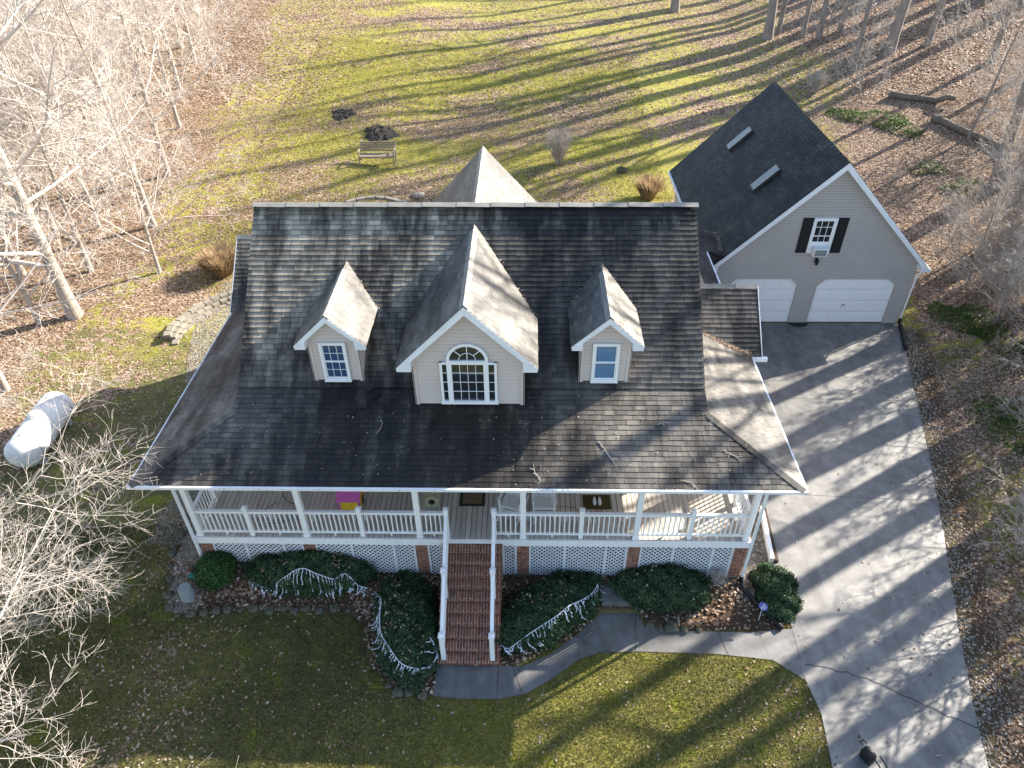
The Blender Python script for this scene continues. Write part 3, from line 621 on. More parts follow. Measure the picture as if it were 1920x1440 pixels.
# steps with hand rails
b = MB(); SX0, SX1 = -.76, .80; T = .25; RISE = ZD/11
for k in range(10):
    zt = ZD-RISE*(k+1)-.06; b.box(SX0+.01, SX1-.01, -T*(k+1)+.015, -T*k+.015 if k else -.062, -.1, zt)
steps = b.build('brick_steps', 'brick', house)
for k in range(10):
    zt = ZD-RISE*(k+1); b = MB(); b.box(SX0, SX1, -T*(k+1)-.012, -T*k-.002 if k else -.062, zt-.06, zt); b.build('stair_tread', 'brickt', steps)
for x in (-.6, .61):
    b = MB(); top = Vector((x, .02, 2.78)); bot = Vector((x, -2.38, RISE+.86)); b.bar(top, bot, .085, .045); b.bar(top-Vector((0, 0, .055)), bot-Vector((0, 0, .055)), .04, .06)
    hr = b.build('hand_rail', 'white', house)
    b = MB(); b.bar(top-Vector((0, 0, .76)), bot-Vector((0, 0, .72)), .05, .06); b.build('bottom_rail', 'white', hr)
    for k in range(1, 18):
        c = top.lerp(bot, k/18); baluster(hr, x, c.y, x, c.y, c.z-.72, c.z-.06)
    newel(x, .02, ZD, 2.9); newel(x, -1.2, ZD-RISE*5, ZD-RISE*5+1.06); newel(x, -2.4, RISE, RISE+.98)
# brick piers and lattice skirt
for x in POSTS:
    xa, xb = (x-.09, x+.23) if x < -7 else ((x-.23, x+.09) if x > 7 else (x-.16, x+.16)); zg = H(x, -.02)
    b = MB(); b.box(xa, xb, -.02, .3, zg-.15, 1.62); p_ = b.build('brick_pier', 'brick', house)
    b = MB(); b.box(xa-.05, xb+.05, -.07, .36, zg-.2, zg+.07); b.build('footing', 'stone', p_)
def lattice(x0, x1, z0f, z1):
    b = MB(); y0 = .02; sp_ = .134; w_ = .034
    zlo = min(z0f(x0), z0f(x1)); hgt = z1-zlo; W_ = x1-x0
    for sgn in (-1, 1):
        k = -int(hgt/sp_)-2
        while k*sp_ < W_+hgt+.2:
            # strip along direction (sgn, 1)
            xs0 = (x0+k*sp_) if sgn > 0 else (x0+k*sp_)
            t0, t1 = 0., hgt
            xa = xs0 if sgn > 0 else xs0
            # x(t)=xa+sgn*t , clip to [x0,x1]
            if sgn > 0: lo = max(0, x0-xa); hi = min(hgt, x1-xa)
            else: lo = max(0, xa-x1); hi = min(hgt, xa-x0)
            if hi-lo > .03:
                A_ = Vector((xa+sgn*lo, y0-(.008 if sgn > 0 else 0), zlo+lo)); B_ = Vector((xa+sgn*hi, y0-(.008 if sgn > 0 else 0), zlo+hi)); b.bar(A_, B_, w_, .008, (0, 1, 0))
            k += 1
    return b
edges = [(-6.87, -4.45), (-4.13, -1.49), (-1.17, -.76), (.80, 1.19), (1.51, 4.10), (4.42, 6.87)]
for a, c in edges:
    b = lattice(a, c, lambda x: H(x, .02)-.03, 1.62); lt = b.build('lattice_panel', 'whitedark', house)
    n = 3 if c-a > 1 else 1
    if n == 3: xs_ = [a+(c-a)*.36, a+(c-a)*.78, a+.02, c-.02]
    else: xs_ = [a+.03, c-.03]
    for x in xs_: b = MB(); b.box(x-.03, x+.03, -.012, .006, H(x, 0)-.02, 1.62); b.build('lattice_batten', 'whitedark', lt)
for s in (-1, 1):
    b = MB(); b.box(min(s*7.12, s*7.15), max(s*7.12, s*7.15), .3, 4.8, .2, 1.62); b.build('side_skirt', 'whitedark', house)
b = MB(); b.box(-7.0, 7.0, 1.9, 2.0, .0, 1.55); b.build('crawl_shade_sheet', 'core', house)  # near-black sheet behind the lattice, painted in place of the shade under the porch
for s, zg in ((-1, H(-7.3, -.1)), (1, H(7.3, -.1))):
    b = MB(); x = s*7.24
    b.tube([(x+s*.1, EY-.02, EZ-.12), (x+s*.02, -.42, EZ-.22), (x, -.09, EZ-.42), (x, -.09, zg+.2)], .045, 4); dsp = b.build('downspout', 'trim', house)
    b = MB()
    if s < 0: b.tube([(x, -.09, zg+.22), (x-.02, -.12, zg+.08), (x-.12, -.22, zg+.04), (x-.2, -.42, zg+.03)], .07, 10); b.build('drain_elbow', 'black', dsp)
# skirt board that runs beside the drive
b = MB(); P_ = [(8.5, 2.6), (8.33, .72)]; b.bar((*P_[0], .16), (*P_[1], .12), .10, .22)
b.build('edging_board', 'white', None, loc=(8.4, 1.6, 0), label='white board edging the gravel strip beside the driveway', cat='edging')
b = MB(); b.bar((8.62, 2.7, .07), (8.47, .72, .07), .10, .12); b.build('edging_timber', 'brown', None, loc=(8.5, 1.6, 0), label='dark brown timber lying between the white board and the driveway', cat='timber')
# leaf-filled valleys and twigs on the roof come with the litter below

# ------------------------------------------------------------------ garage
gar = thing('garage', (12.75, 17.5, 0), 'grey sided garage with two white doors and one black shuttered window', 'garage')
GX0, GX1, GY0, GY1, GC, GR = 8.86, 16.66, 12.96, 22.1, 12.72, 6.95; GE = 4.23
D1, D2 = (9.45, 12.22), (12.98, 16.08); DZ = 2.08
def gr(z):
    hw = 3.9; xc = (GX0+GX1)/2; zt = GR-.22-abs(0)
    l, r_ = GX0, GX1
    if z > 2.6: l = max(GX0, GC-(GR-.1-z)); r_ = min(GX1, GC+(GR-.1-z))
    if l >= r_: return []
    if z < DZ:
        return [(l, D1[0]), (D1[1], D2[0]), (D2[1], r_)]
    return [(l, r_)]
b = MB(); siding(b, (0, GY0, 0), (1, 0, 0), (0, -1, 0), .03, GR-.25, gr, .104)
for s, xw in ((-1, GX0), (1, GX1)): siding(b, (xw, 0, 0), (0, s, 0), (s, 0, 0), .03, 3.0, lambda z, s=s: [tuple(sorted((s*GY0, s*GY1)))], .104)
b.box(GX0, GX1, GY0+.16, GY1, -.3, 2.7); b.prism([(GX0, GY0+.16, 2.7), (GX1, GY0+.16, 2.7), (GC+.02, GY0+.16, GR-.35), (GC-.02, GY0+.16, GR-.35)], (0, GY1-GY0-.16, 0))
for x0, x1 in (D1, D2):
    b.box(x0-.02, x0, GY0-.022, GY0+.16, .03, DZ); b.box(x1, x1+.02, GY0-.022, GY0+.16, .03, DZ); b.box(x0, x1, GY0-.005, GY0+.16, DZ, DZ+.03)
    for xx, s in ((x0, 1), (x1, -1)):
        P_ = [(xx, GY0-.024, DZ+.01), (xx+s*.30, GY0-.024, DZ+.01), (xx, GY0-.024, DZ-.30)]
        b.prism(P_ if s > 0 else P_[::-1], (0, .05, 0))
for x in (GX0, GX1): b.box(x-.022, x+.05 if x < 10 else x+.022, GY0-.024, GY0+.05, .02, 2.6)
b.build('wall', 'siding_g', gar)
for x0, x1 in (D1, D2):
    b = MB(); yd = GY0+.06
    for r_ in range(4):
        za = .03+r_*(DZ-.03)/4; zb = .03+(r_+1)*(DZ-.03)/4-.012; b.box(x0+.005, x1-.005, yd, yd+.04, za, zb)
        n = 4
        for k in range(n):
            xa = x0+.09+(x1-x0-.1)*k/n; xb = xa+(x1-x0-.1)/n-.12; b.box(xa, xb, yd-.012, yd+.001, za+.07, zb-.07)
            b.box(xa+.05, xb-.05, yd-.02, yd-.0115, za+.12, zb-.12)
    gd = b.build('garage_door', 'white', gar)
    b = MB(); b.box((x0+x1)/2-.3, (x0+x1)/2-.18, yd-.045, yd-.02, .86, .89); b.box((x0+x1)/2-.33, (x0+x1)/2-.30, yd-.04, yd-.02, .78, .81); b.build('handle', 'metal', gd)
    b = MB(); b.box(x0+.01, x1-.01, yd-.02, yd+.05, .018, .032); b.build('seal', 'black', gd)
b = MB(); q = 1/math.sqrt(2); LG = GE*math.sqrt(2); y0, y1 = 12.6, 22.45; GZE = GR-GE
shingles(b, (GC-GE, 0, GZE), (0, -1, 0), (q, 0, q), LG, lambda t: (-y1, -y0), rng=rg, th=.024)
shingles(b, (GC+GE, 0, GZE), (0, 1, 0), (-q, 0, q), LG, lambda t: (y0, y1), rng=rg, th=.012, wmax=.5)
ys = y0+.05; slab(b, [(GC, ys, GR), (GC, y1, GR), (GC-GE, y1, GZE), (GC-GE, ys, GZE)], .16); slab(b, [(GC, ys, GR), (GC+GE, ys, GZE), (GC+GE, y1, GZE), (GC, y1, GR)], .16)
groof = b.build('garage_roof', 'shingle_dark', gar)
b = MB(); ridgecap(b, (GC, y0-.01, GR), (GC, y1, GR), (-1, 0, -1), (1, 0, -1), .17, .3, .02); b.build('ridge_cap', 'shingle_dark', groof)
b = MB(); porkchop(b, GC, GE, 3.9, GZE-.005, GR-.005, y0-.012, GY0-.02, .2); b.build('gable_trim', 'trim', gar)
b = MB(); b.bar((GC+GE+.03, y0+.02, GZE-.07), (GC+GE+.03, y1, GZE-.07), .1, .11); b.build('gutter', 'trim', groof); b = MB(); b.bar((GC-GE-.03, 14.3, GZE-.07), (GC-GE-.03, y1, GZE-.07), .1, .11); b.build('gutter', 'trim', groof)
for yc in (19.95, 15.5):
    b = MB(); n_ = Vector((-q, 0, q)); vv = Vector((q, 0, q)); o_ = Vector((GC-GE, 0, GZE))
    ta = (10.48-(GC-GE))/q; tb = (11.38-(GC-GE))/q
    P_ = [o_+vv*ta+Vector((0, yc-.27, 0)), o_+vv*tb+Vector((0, yc-.27, 0)), o_+vv*tb+Vector((0, yc+.27, 0)), o_+vv*ta+Vector((0, yc+.27, 0))]
    P_ = [p-n_*.02 for p in P_]; b.prism(P_[::-1] if False else P_, n_*.13); sk = b.build('skylight', 'metal', gar)
    b = MB(); c_m = sum(P_, Vector())/4; P2 = [c_m+(p-c_m)*.93+n_*.128 for p in P_]; b.prism(P2, n_*.012); b.build('skylight_glass', 'sky_glass', sk)
# shuttered window with air conditioner
WX0, WX1, WZ0, WZ1 = 12.17, 13.05, 3.26, 4.71; yw = GY0-.026
b = MB(); frame_rect(b, WX0, WX1, WZ0, WZ1, yw, .09, .04); win = b.build('window', 'white', gar)
b = MB(); zm = 3.99; frame_rect(b, WX0+.09, WX1-.09, zm-.03, WZ1-.09, yw+.002, .035, .025); frame_rect(b, WX0+.09, WX1-.09, 3.70, zm+.0, yw+.012, .035, .025)
for k in (1, 2): x = WX0+.09+(WX1-WX0-.18)*k/3; b.box(x-.01, x+.01, yw-.016, yw+.002, zm, WZ1-.1); b.box(x-.01, x+.01, yw-.012, yw+.006, 3.72, zm-.02)
b.box(WX0+.1, WX1-.1, yw-.0165, yw+.001, 4.33, 4.35); b.build('sash', 'white', win)
b = MB(); b.box(WX0+.08, WX1-.08, yw-.004, yw+.004, 3.7, WZ1-.08); b.build('window_pane', 'glass', win)
b = MB(); b.box(WX0+.09, WX1-.09, yw-.005, yw+.012, WZ0+.09, 3.70); b.build('filler_panel', 'white', win)
b = MB(); b.box(12.34, 12.87, yw-.34, yw-.006, 3.26, 3.58); ac = b.build('air_conditioner', 'white', gar)
b = MB(); b.box(12.38, 12.83, yw-.352, yw-.341, 3.29, 3.54)
for k in range(8): b.box(12.39, 12.82, yw-.36, yw-.353, 3.30+k*.03, 3.312+k*.03)
b.build('grille', 'galv', ac)
for xa, xb in ((11.76, 12.15), (13.07, 13.46)):
    b = MB(); b.box(xa, xb, yw-.03, yw, 3.27, 4.72); sh = b.build('shutter', 'shutter', gar)
    b = MB(); 
    for za, zb in ((3.33, 3.96), (4.03, 4.66)): b.box(xa+.05, xb-.05, yw-.038, yw-.031, za, zb); b.box(xa+.09, xb-.09, yw-.045, yw-.0385, za+.04, zb-.04)
    b.build('shutter_panel', 'shutter', sh)
b = MB(); b.box(12.61, 12.69, yw-.03, yw, 2.86, 3.04); b.tube([(12.65, yw-.02, 3.0), (12.65, yw-.1, 3.09), (12.65, yw-.14, 3.03)], .012, 6)
b.lathe([(.01, .17), (.075, .10), (.07, .08), (.055, -.09), (.02, -.11)], (12.65, yw-.14, 2.9), sides=8); lamp = b.build('wall_lamp', 'black', gar)
b = MB(); b.lathe([(.0, .07), (.057, .07), (.045, -.08), (0, -.08)], (12.65, yw-.14, 2.9), sides=8); b.build('lamp_glass', 'galv', lamp)
b = MB(); b.tube([(16.95, 12.9, 2.55), (16.74, 12.9, 2.3), (16.74, 12.9, .25)], .04, 4); dsp = b.build('downspout', 'trim', gar)
b = MB(); pts = [(16.74, 12.88, .3), (16.74, 12.8, .12), (16.66, 12.4, .10), (16.55, 11.9, .09), (16.35, 11.3, .09), (16.28, 11.0, .09)]
P2 = []; R2 = []
for a, c in zip(pts[:-1], pts[1:]):
    for k in range(9): P2.append(Vector(a).lerp(Vector(c), k/9)); R2.append(.085 if k % 2 else .072)
b.tube(P2, R2, 12); b.build('drain_pipe', 'black', None, loc=(16.5, 11.9, 0), label='short black corrugated drain pipe at the garage corner downspout', cat='drain pipe')
b = MB(); b.prism([(12.63+.4*math.cos(math.pi*k/14), 12.93-.3*math.sin(math.pi*k/14), .022) for k in range(15)][::-1], (0, 0, .035)); b.build('half_round_mat', 'mat_k', None, loc=(12.6, 12.8, .02), label='black half round rubber mat between the two garage doors', cat='mat')

# ------------------------------------------------------------------ things on the porch
def lshift(b, c, rot=0.):
    R = Matrix.Rotation(rot, 3, 'Z'); c = Vector(c); b.v = [tuple(R @ Vector(v)+c) for v in b.v]; return b
def rocker(c, rot, label):
    t_ = thing('rocking_chair', c, label, 'rocking chair', 'white rocking chairs on the porch'); P = lambda bb, nm, mt='white': lshift(bb, c, rot).build(nm, mt, t_)
    b = MB()
    for k in range(12): x = -.24+.48*k/11; b.bar((x, -.24, .43), (x, .22, .39), .03, .018)
    b.bar((-.27, -.25, .415), (.27, -.25, .415), .05, .035); b.bar((-.25, .22, .385), (.25, .22, .385), .05, .03); P(b, 'seat')
    b = MB()
    for k in range(8): x = -.2+.4*k/7; b.bar((x, .22, .42), (x, .40, 1.08), .03, .016, (0, 1, 0))
    b.bar((-.25, .40, 1.08), (.25, .40, 1.08), .035, .10, (0, .2, 1)); b.bar((-.24, .24, .52), (.24, .24, .52), .03, .05); P(b, 'backrest')
    for s in (-1, 1):
        b = MB(); b.bar((s*.29, -.3, .66), (s*.29, .28, .62), .075, .022); P(b, 'armrest')
        b = MB(); b.tube([(s*.27, -.5, .09), (s*.27, -.3, .045), (s*.27, -.1, .022), (s*.27, .15, .025), (s*.27, .35, .05), (s*.27, .6, .12)], .022, 6); P(b, 'rocker_rail')
        b = MB(); b.bar((s*.27, -.25, .04), (s*.28, -.25, .65), .045, .045); P(b, 'leg')
        b = MB(); b.bar((s*.25, .22, .03), (s*.24, .42, 1.12), .045, .04); P(b, 'leg')
    for z in (.18, .29): b = MB(); b.bar((-.27, -.25, z), (.27, -.25, z), .025, .025); P(b, 'stretcher')
    for s in (-1, 1): b = MB(); b.bar((s*.265, -.25, .2), (s*.255, .25, .2), .025, .025); P(b, 'stretcher')
rocker((1.06, .92, ZD), math.radians(-17), 'white rocking chair turned sideways, partly behind a porch post')
rocker((1.9, .92, ZD), 0, 'white rocking chair facing the steps, just right of the porch post')
# toy house
t_ = thing('toy_house', (-3.33, 1.16, ZD), 'pink and yellow plastic toy house on the porch', 'toy house'); x0, x1, y0, y1 = -3.62, -3.04, .90, 1.42; z = ZD
b = MB(); b.box(x0, x1, y0, y1, z, z+.42); b.prism([(x0, y0, z+.42), (x0, y1, z+.42), (x0, (y0+y1)/2, z+.66)], (x1-x0, 0, 0)); b.build('body', 'pink', t_)
b = MB(); b.box(x0+.06, x1-.05, y0-.012, y0+.001, z+.05, z+.34); b.build('front_panel', 'yellow', t_)
b = MB()
b.prism([(x1-.01, y0+.08, z+.04), (x1-.01, y1-.08, z+.04), (x1-.01, y1-.08, z+.34), (x1-.01, (y0+y1)/2, z+.5), (x1-.01, y0+.08, z+.34)], (.03, 0, 0)); b.build('side_panel', 'yellow', t_)
b = MB(); b.prism([(x1+.015, y0+.17, z+.05), (x1+.015, y1-.17, z+.05), (x1+.015, y1-.17, z+.28), (x1+.015, (y0+y1)/2, z+.4), (x1+.015, y0+.17, z+.28)], (.01, 0, 0)); b.build('doorway', 'black', t_)
b = MB(); ym = (y0+y1)/2
b.prism([(x0-.03, y0-.05, z+.385), (x0-.03, ym, z+.665), (x0-.03, ym, z+.70), (x0-.03, y0-.05, z+.42)], (x1-x0+.06, 0, 0)); b.prism([(x0-.03, y1+.05, z+.385), (x0-.03, y1+.05, z+.42), (x0-.03, ym, z+.70), (x0-.03, ym, z+.665)], (x1-x0+.06, 0, 0)); b.build('roof', 'pink', t_)
# pet house
t_ = thing('pet_house', (-1.1, 1.55, ZD), 'small cream wooden pet house with round dark entrance', 'pet house'); x0, x1, y0, y1 = -1.32, -.93, 1.06, 1.58; xm = (x0+x1)/2
b = MB(); b.box(x0, x1, y0, y1, z, z+.3); b.prism([(x0, y0, z+.3), (x1, y0, z+.3), (xm, y0, z+.46)], (0, y1-y0, 0)); b.build('body', 'cream', t_)
b = MB(); b.prism([(xm+.085*math.cos(k*math.pi/8), y0-.006, z+.2+.1*math.sin(k*math.pi/8)) for k in range(16)], (0, .01, 0)); b.build('doorway', 'glass', t_)
b = MB(); b.prism([(x0-.05, y0-.04, z+.27), (xm, y0-.04, z+.465), (xm, y0-.04, z+.495), (x0-.05, y0-.04, z+.30)], (0, y1-y0+.07, 0)); b.prism([(x1+.05, y0-.04, z+.30), (xm, y0-.04, z+.495), (xm, y0-.04, z+.465), (x1+.05, y0-.04, z+.27)], (0, y1-y0+.07, 0)); b.build('roof', 'cream', t_)
# mats, shoes, cords
t_ = thing('doormat', (-.05, 1.6, ZD), 'tan doormat with a black border at the top of the steps', 'doormat')
b = MB(); b.box(-.4, .3, 1.1, 1.64, ZD, ZD+.012); b.build('border', 'mat_k', t_); b = MB(); b.box(-.31, .21, 1.18, 1.56, ZD+.012, ZD+.018)
b.build('centre', 'mat_b', t_)
b = MB()
for k in range(9): b.bar((-.2+k*.035, 1.37+.02*math.sin(k*2.1), ZD+.0195), (-.17+k*.035, 1.365+.02*math.sin(k*2.1+1), ZD+.0195), .02, .002)
b.build('motif', 'mat_k', t_)
b = MB(); b.box(2.97, 3.73, 1.02, 1.54, ZD, ZD+.014); b.build('doormat', 'mat_o', None, loc=(3.35, 1.46, ZD), label='plain olive brown doormat with a pair of shoes on it', cat='doormat')
def shoe(x, lab):
    b = MB(); c = (x, 1.28)
    for zz, rx, ry in ((0, .045, .13), (.03, .05, .135)): pass
    prof = [(.0, .05, .135), (.028, .052, .138), (.055, .044, .12), (.085, .036, .07)]; vs = []; n = 14
    for h, rx, ry in prof:
        for k in range(n): q_ = 2*math.pi*k/n; vs.append((c[0]+rx*math.cos(q_)*(1.05 if math.sin(q_) < 0 else .85), c[1]+ry*math.sin(q_)+(.04 if h > .06 else 0), ZD+.016+h))
    b.add(vs, [(i*n+k, i*n+(k+1) % n, (i+1)*n+(k+1) % n, (i+1)*n+k) for i in range(3) for k in range(n)]+[tuple(range(3*n, 4*n))]); b.build('shoe', 'whitedark', None, loc=(x, 1.47, ZD+.015), label=lab, cat='shoe', group='shoes on the olive doormat')
shoe(3.29, 'left white shoe of the pair on the olive doormat'); shoe(3.43, 'right white shoe of the pair on the olive doormat')
def curve(pts, r, n=8):
    P = [Vector(p) for p in pts]; out = []
    for i in range(len(P)-1):
        a, b_, c, d = P[max(i-1, 0)], P[i], P[i+1], P[min(i+2, len(P)-1)]
        for k in range(n):
            t = k/n; out.append(.5*((2*b_)+(c-a)*t+(2*a-5*b_+4*c-d)*t*t+(3*b_-a-3*c+d)*t**3))
    return out+[P[-1]]
zc = ZD+.012
b = MB(); b.tube(curve([(2.3, 1.1, zc), (2.7, 1.08, zc), (3.0, .82, zc), (3.35, .96, zc), (3.7, .78, zc), (4.0, .5, zc)], 0), .008, 5); b.build('power_cord', 'cord', None, loc=(3, 1, zc), label='orange extension cord trailing across the right half of the porch', cat='cord')
b = MB(); b.tube(curve([(-5.0, 1.9, zc), (-5.35, 1.55, zc), (-5.1, 1.2, zc), (-4.75, 1.05, zc), (-4.7, .75, zc), (-5.1, .45, zc), (-5.5, .42, zc)], 0), .010, 5); b.tube(curve([(-5.4, 1.2, zc), (-5.7, .85, zc), (-5.75, .4, zc)], 0), .008, 5); b.build('cable', 'metal', None, loc=(-5, 1, zc), label='thin dark cable coiled on the left end of the porch', cat='cable')
# ------------------------------------------------------------------ shrubs
def se(q, p=2.4): return np.sign(q)*np.abs(q)**(2/p)
def hedge(name, c, rx, ry, h, rot, n, label, mt='needle', lump=.06, ls=.038, cat='shrub', group='shrubs along the front of the porch'):
    x0, y0 = c; z0 = H(x0, y0); rs = np.random.RandomState(int(abs(x0*100)+7))
    th = rs.uniform(0, 2*math.pi, n); z = rs.uniform(-.12, 1, n)**1.0; rad = np.sqrt(np.clip(1-np.clip(z, 0, 1)**2.6, 0, 1))
    def lmp(x, y, z): return 1+lump*np.sin(x*4.1+1)*np.cos(y*3.7)+lump*.6*np.sin(x*9+y*8+z*7)
    X_ = rad*np.cos(th)*rx; Y_ = rad*np.sin(th)*ry; Z_ = z*h; k = lmp(X_, Y_, Z_)*(1+rs.normal(0, .045, n)+.10*(rs.uniform(0, 1, n) > .965))*(1+.05*np.sin(X_*17+3)*np.sin(Y_*15+Z_*13)); X_ *= k; Y_ *= k; Z_ *= k
    N = np.stack([X_/rx**2, Y_/ry**2, Z_/h**2], 1); N /= np.linalg.norm(N, axis=1)[:, None]+1e-9; N += rs.normal(0, .55, (n, 3)); N /= np.linalg.norm(N, axis=1)[:, None]
    T_ = np.cross(N, rs.normal(0, 1, (n, 3))); T_ /= np.linalg.norm(T_, axis=1)[:, None]; B_ = np.cross(N, T_)
    s = rs.uniform(.6, 1.3, n)[:, None]*ls; P = np.stack([X_, Y_, Z_], 1)
    V = np.stack([P-T_*s, P-B_*s*.45, P+T_*s, P+B_*s*.45], 1).reshape(-1, 3)
    F = np.arange(4*n).reshape(n, 4); mi = np.zeros(n)
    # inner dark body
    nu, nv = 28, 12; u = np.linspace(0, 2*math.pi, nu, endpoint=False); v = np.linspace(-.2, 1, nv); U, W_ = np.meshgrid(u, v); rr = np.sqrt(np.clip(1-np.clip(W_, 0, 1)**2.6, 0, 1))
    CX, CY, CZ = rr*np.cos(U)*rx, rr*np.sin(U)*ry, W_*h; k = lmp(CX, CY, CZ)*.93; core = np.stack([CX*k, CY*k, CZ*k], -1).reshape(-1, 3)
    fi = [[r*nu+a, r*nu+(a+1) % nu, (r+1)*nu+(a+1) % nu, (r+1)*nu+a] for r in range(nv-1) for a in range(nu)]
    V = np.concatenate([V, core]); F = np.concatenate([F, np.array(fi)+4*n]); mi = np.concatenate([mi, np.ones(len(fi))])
    ca, sa = math.cos(rot), math.sin(rot); V = np.stack([V[:, 0]*ca-V[:, 1]*sa, V[:, 0]*sa+V[:, 1]*ca, V[:, 2]], 1)
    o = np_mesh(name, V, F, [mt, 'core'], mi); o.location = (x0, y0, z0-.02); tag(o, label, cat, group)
    def surf(x, y):
        dx, dy = x-x0, y-y0; lx = (dx*ca+dy*sa)/rx; ly = (-dx*sa+dy*ca)/ry; q = min(1, lx*lx+ly*ly); return z0+h*(1-q)**(1/2.6)*1.02
    return surf
S1 = hedge('shrub', (-6.86, -.32), .5, .5, .52, 0, 9000, 'small round light green shrub at the left corner of the porch', 'needle2', .05, .045)
S2 = hedge('hedge', (-4.4, -.2), 1.55, .62, .78, math.radians(0), 30000, 'long dark green clipped hedge draped with white lights, left of the steps', cat='hedge')
S3 = hedge('hedge', (-1.62, -1.45), .82, 1.6, .72, math.radians(12), 32000, 'dark green clipped hedge running down the left side of the steps', cat='hedge')
S4 = hedge('hedge', (2.05, -.95), 1.62, .78, .72, math.radians(36), 32000, 'dark green clipped hedge with white lights, right of the steps', cat='hedge')
S5 = hedge('hedge', (5.1, -.35), 1.2, .66, .62, math.radians(-4), 22000, 'oval dark green hedge without lights below the right porch lattice', cat='hedge', lump=.08)
S6 = hedge('shrub', (8.12, -.35), .56, .86, .68, math.radians(8), 16000, 'rounded dark green shrub at the corner beside the driveway', lump=.13)
# a bare little bush by the right pier
def bare_bush(c, r, h, n, label, mt='twig2', name='bare_shrub', cat='shrub', rt=.006, grp=None):
    z0 = H(*c); rs = random.Random(int(c[0]*31+c[1]*7)); b = MB()
    for k in range(n):
        a = rs.uniform(0, 6.283); e_ = rs.uniform(.2, 1); p = Vector((rs.uniform(-.1, .1)*r, rs.uniform(-.1, .1)*r, 0)); d = Vector((math.cos(a)*e_*r/h, math.sin(a)*e_*r/h, 1)).normalized(); pts = [p]
        for q_ in range(5): d = (d+Vector((rs.uniform(-.25, .25), rs.uniform(-.25, .25), rs.uniform(-.12, .1)))).normalized(); p = p+d*h/5*rs.uniform(.7, 1.1); pts.append(p)
        b.tube(pts, [rt*1.6, rt*1.3, rt, rt*.8, rt*.6, rt*.4], 3, cap=False)
        for q_ in range(6):
            s_ = pts[rs.randint(1, 4)]; d2 = Vector((rs.uniform(-1, 1), rs.uniform(-1, 1), rs.uniform(0, 1))).normalized(); m_ = s_+d2*h*.12; b.tube([s_, m_, m_+(d2+Vector((0, 0, .4)))*h*.1], [rt*.7, rt*.5, rt*.3], 3, cap=False)
    b.v = [(x+c[0], y+c[1], z+z0) for x, y, z in b.v]; return b.build(name, mt, None, loc=(*c, z0), label=label, cat=cat, group=grp)
bare_bush((6.55, -.22), .35, .55, 60, 'small leafless grey bush between the last hedge and the corner pier')
# ------------------------------------------------------------------ string lights
def lights(path, surf, label, drop=.22, name='light_string', lift=.10, dirv=(0, -1), seed=1, loc=None):
    rs = random.Random(seed); b = MB(); P = curve([(x, y, surf(x, y)+lift) for x, y in path], 0, 10)
    P = [Vector((p.x, p.y, max(p.z, surf(p.x, p.y)+lift))) for p in P]; b.tube(P, .009, 4)
    L = 0
    for a, c in zip(P[:-1], P[1:]):
        L += (c-a).length
        if L > .06:
            L = 0; n = rs.randint(1, 4); p = a; dx, dy = dirv; dx += rs.uniform(-.5, .5); pts = [p]
            for k in range(n):
                q_ = Vector((p.x+dx*drop/3+rs.uniform(-.04, .04), p.y+dy*drop/3+rs.uniform(-.02, .02), 0)); q_.z = surf(q_.x, q_.y)+lift
                pts.append(q_); p = q_
                b.tube([q_, q_+Vector((rs.uniform(-.035, .035), rs.uniform(-.035, .02), .015))], .011, 4)
            b.tube(pts, .008, 4, cap=False)
    return b.build(name, 'lightwire', None, loc=loc or (*path[0], surf(*path[0])), label=label, cat='light string', group='white string lights on the hedges')
lights([(-5.95, -.45), (-5.6, -.66), (-5.2, -.74), (-4.8, -.7), (-4.4, -.58), (-4.0, -.66), (-3.6, -.68), (-3.3, -.55), (-3.0, -.62), (-2.75, -.7)], lambda x, y: max(S2(x, y), .42), 'white icicle lights draped along the front of the long left hedge', seed=2)
lights([(-2.6, -.6), (-2.35, -1.0), (-2.3, -1.5), (-2.2, -1.95), (-1.98, -2.3), (-1.6, -2.75), (-1.2, -2.85), (-.85, -2.65), (-.78, -2.3), (-.95, -2.1)], lambda x, y: max(S3(x, y), .2), 'white icicle lights looping round the front of the hedge left of the steps', dirv=(-.5, -.6), seed=3)
lights([(.70, -1.85), (.95, -2.2), (1.35, -2.02), (1.8, -1.78), (2.2, -1.52), (2.55, -1.22), (2.9, -.98), (3.2, -.68), (3.38, -.3)], lambda x, y: max(S4(x, y), .2), 'white icicle lights along the front edge of the hedge right of the steps', dirv=(.3, -.7), seed=4)
for (xa, xb, lab, sd) in ((-6.4, -.68, 'tangled white lights hanging inside the left porch railing', 5), (.68, 4.7, 'tangled white lights hanging inside the right porch railing', 6)):
    rs = random.Random(sd); b = MB(); x = xa; prev = None
    b.tube([(xa, .12, 2.7), (xb, .12, 2.7)], .006, 4)
    while x < xb:
        p = Vector((x, .12, 2.7)); pts = [p]
        for k in range(rs.randint(2, 6)): p = p+Vector((rs.uniform(-.03, .03), rs.uniform(-.02, .02), -rs.uniform(.03, .07))); pts.append(p); b.tube([p, p+Vector((rs.uniform(-.03, .03), 0, -.02))], .008, 3)
        b.tube(pts, .004, 3, cap=False); x += rs.uniform(.05, .10)
    b.build('light_string', 'lightwire', None, loc=(xa, .12, 2.7), label=lab, cat='light string', group='white string lights on the porch railing')

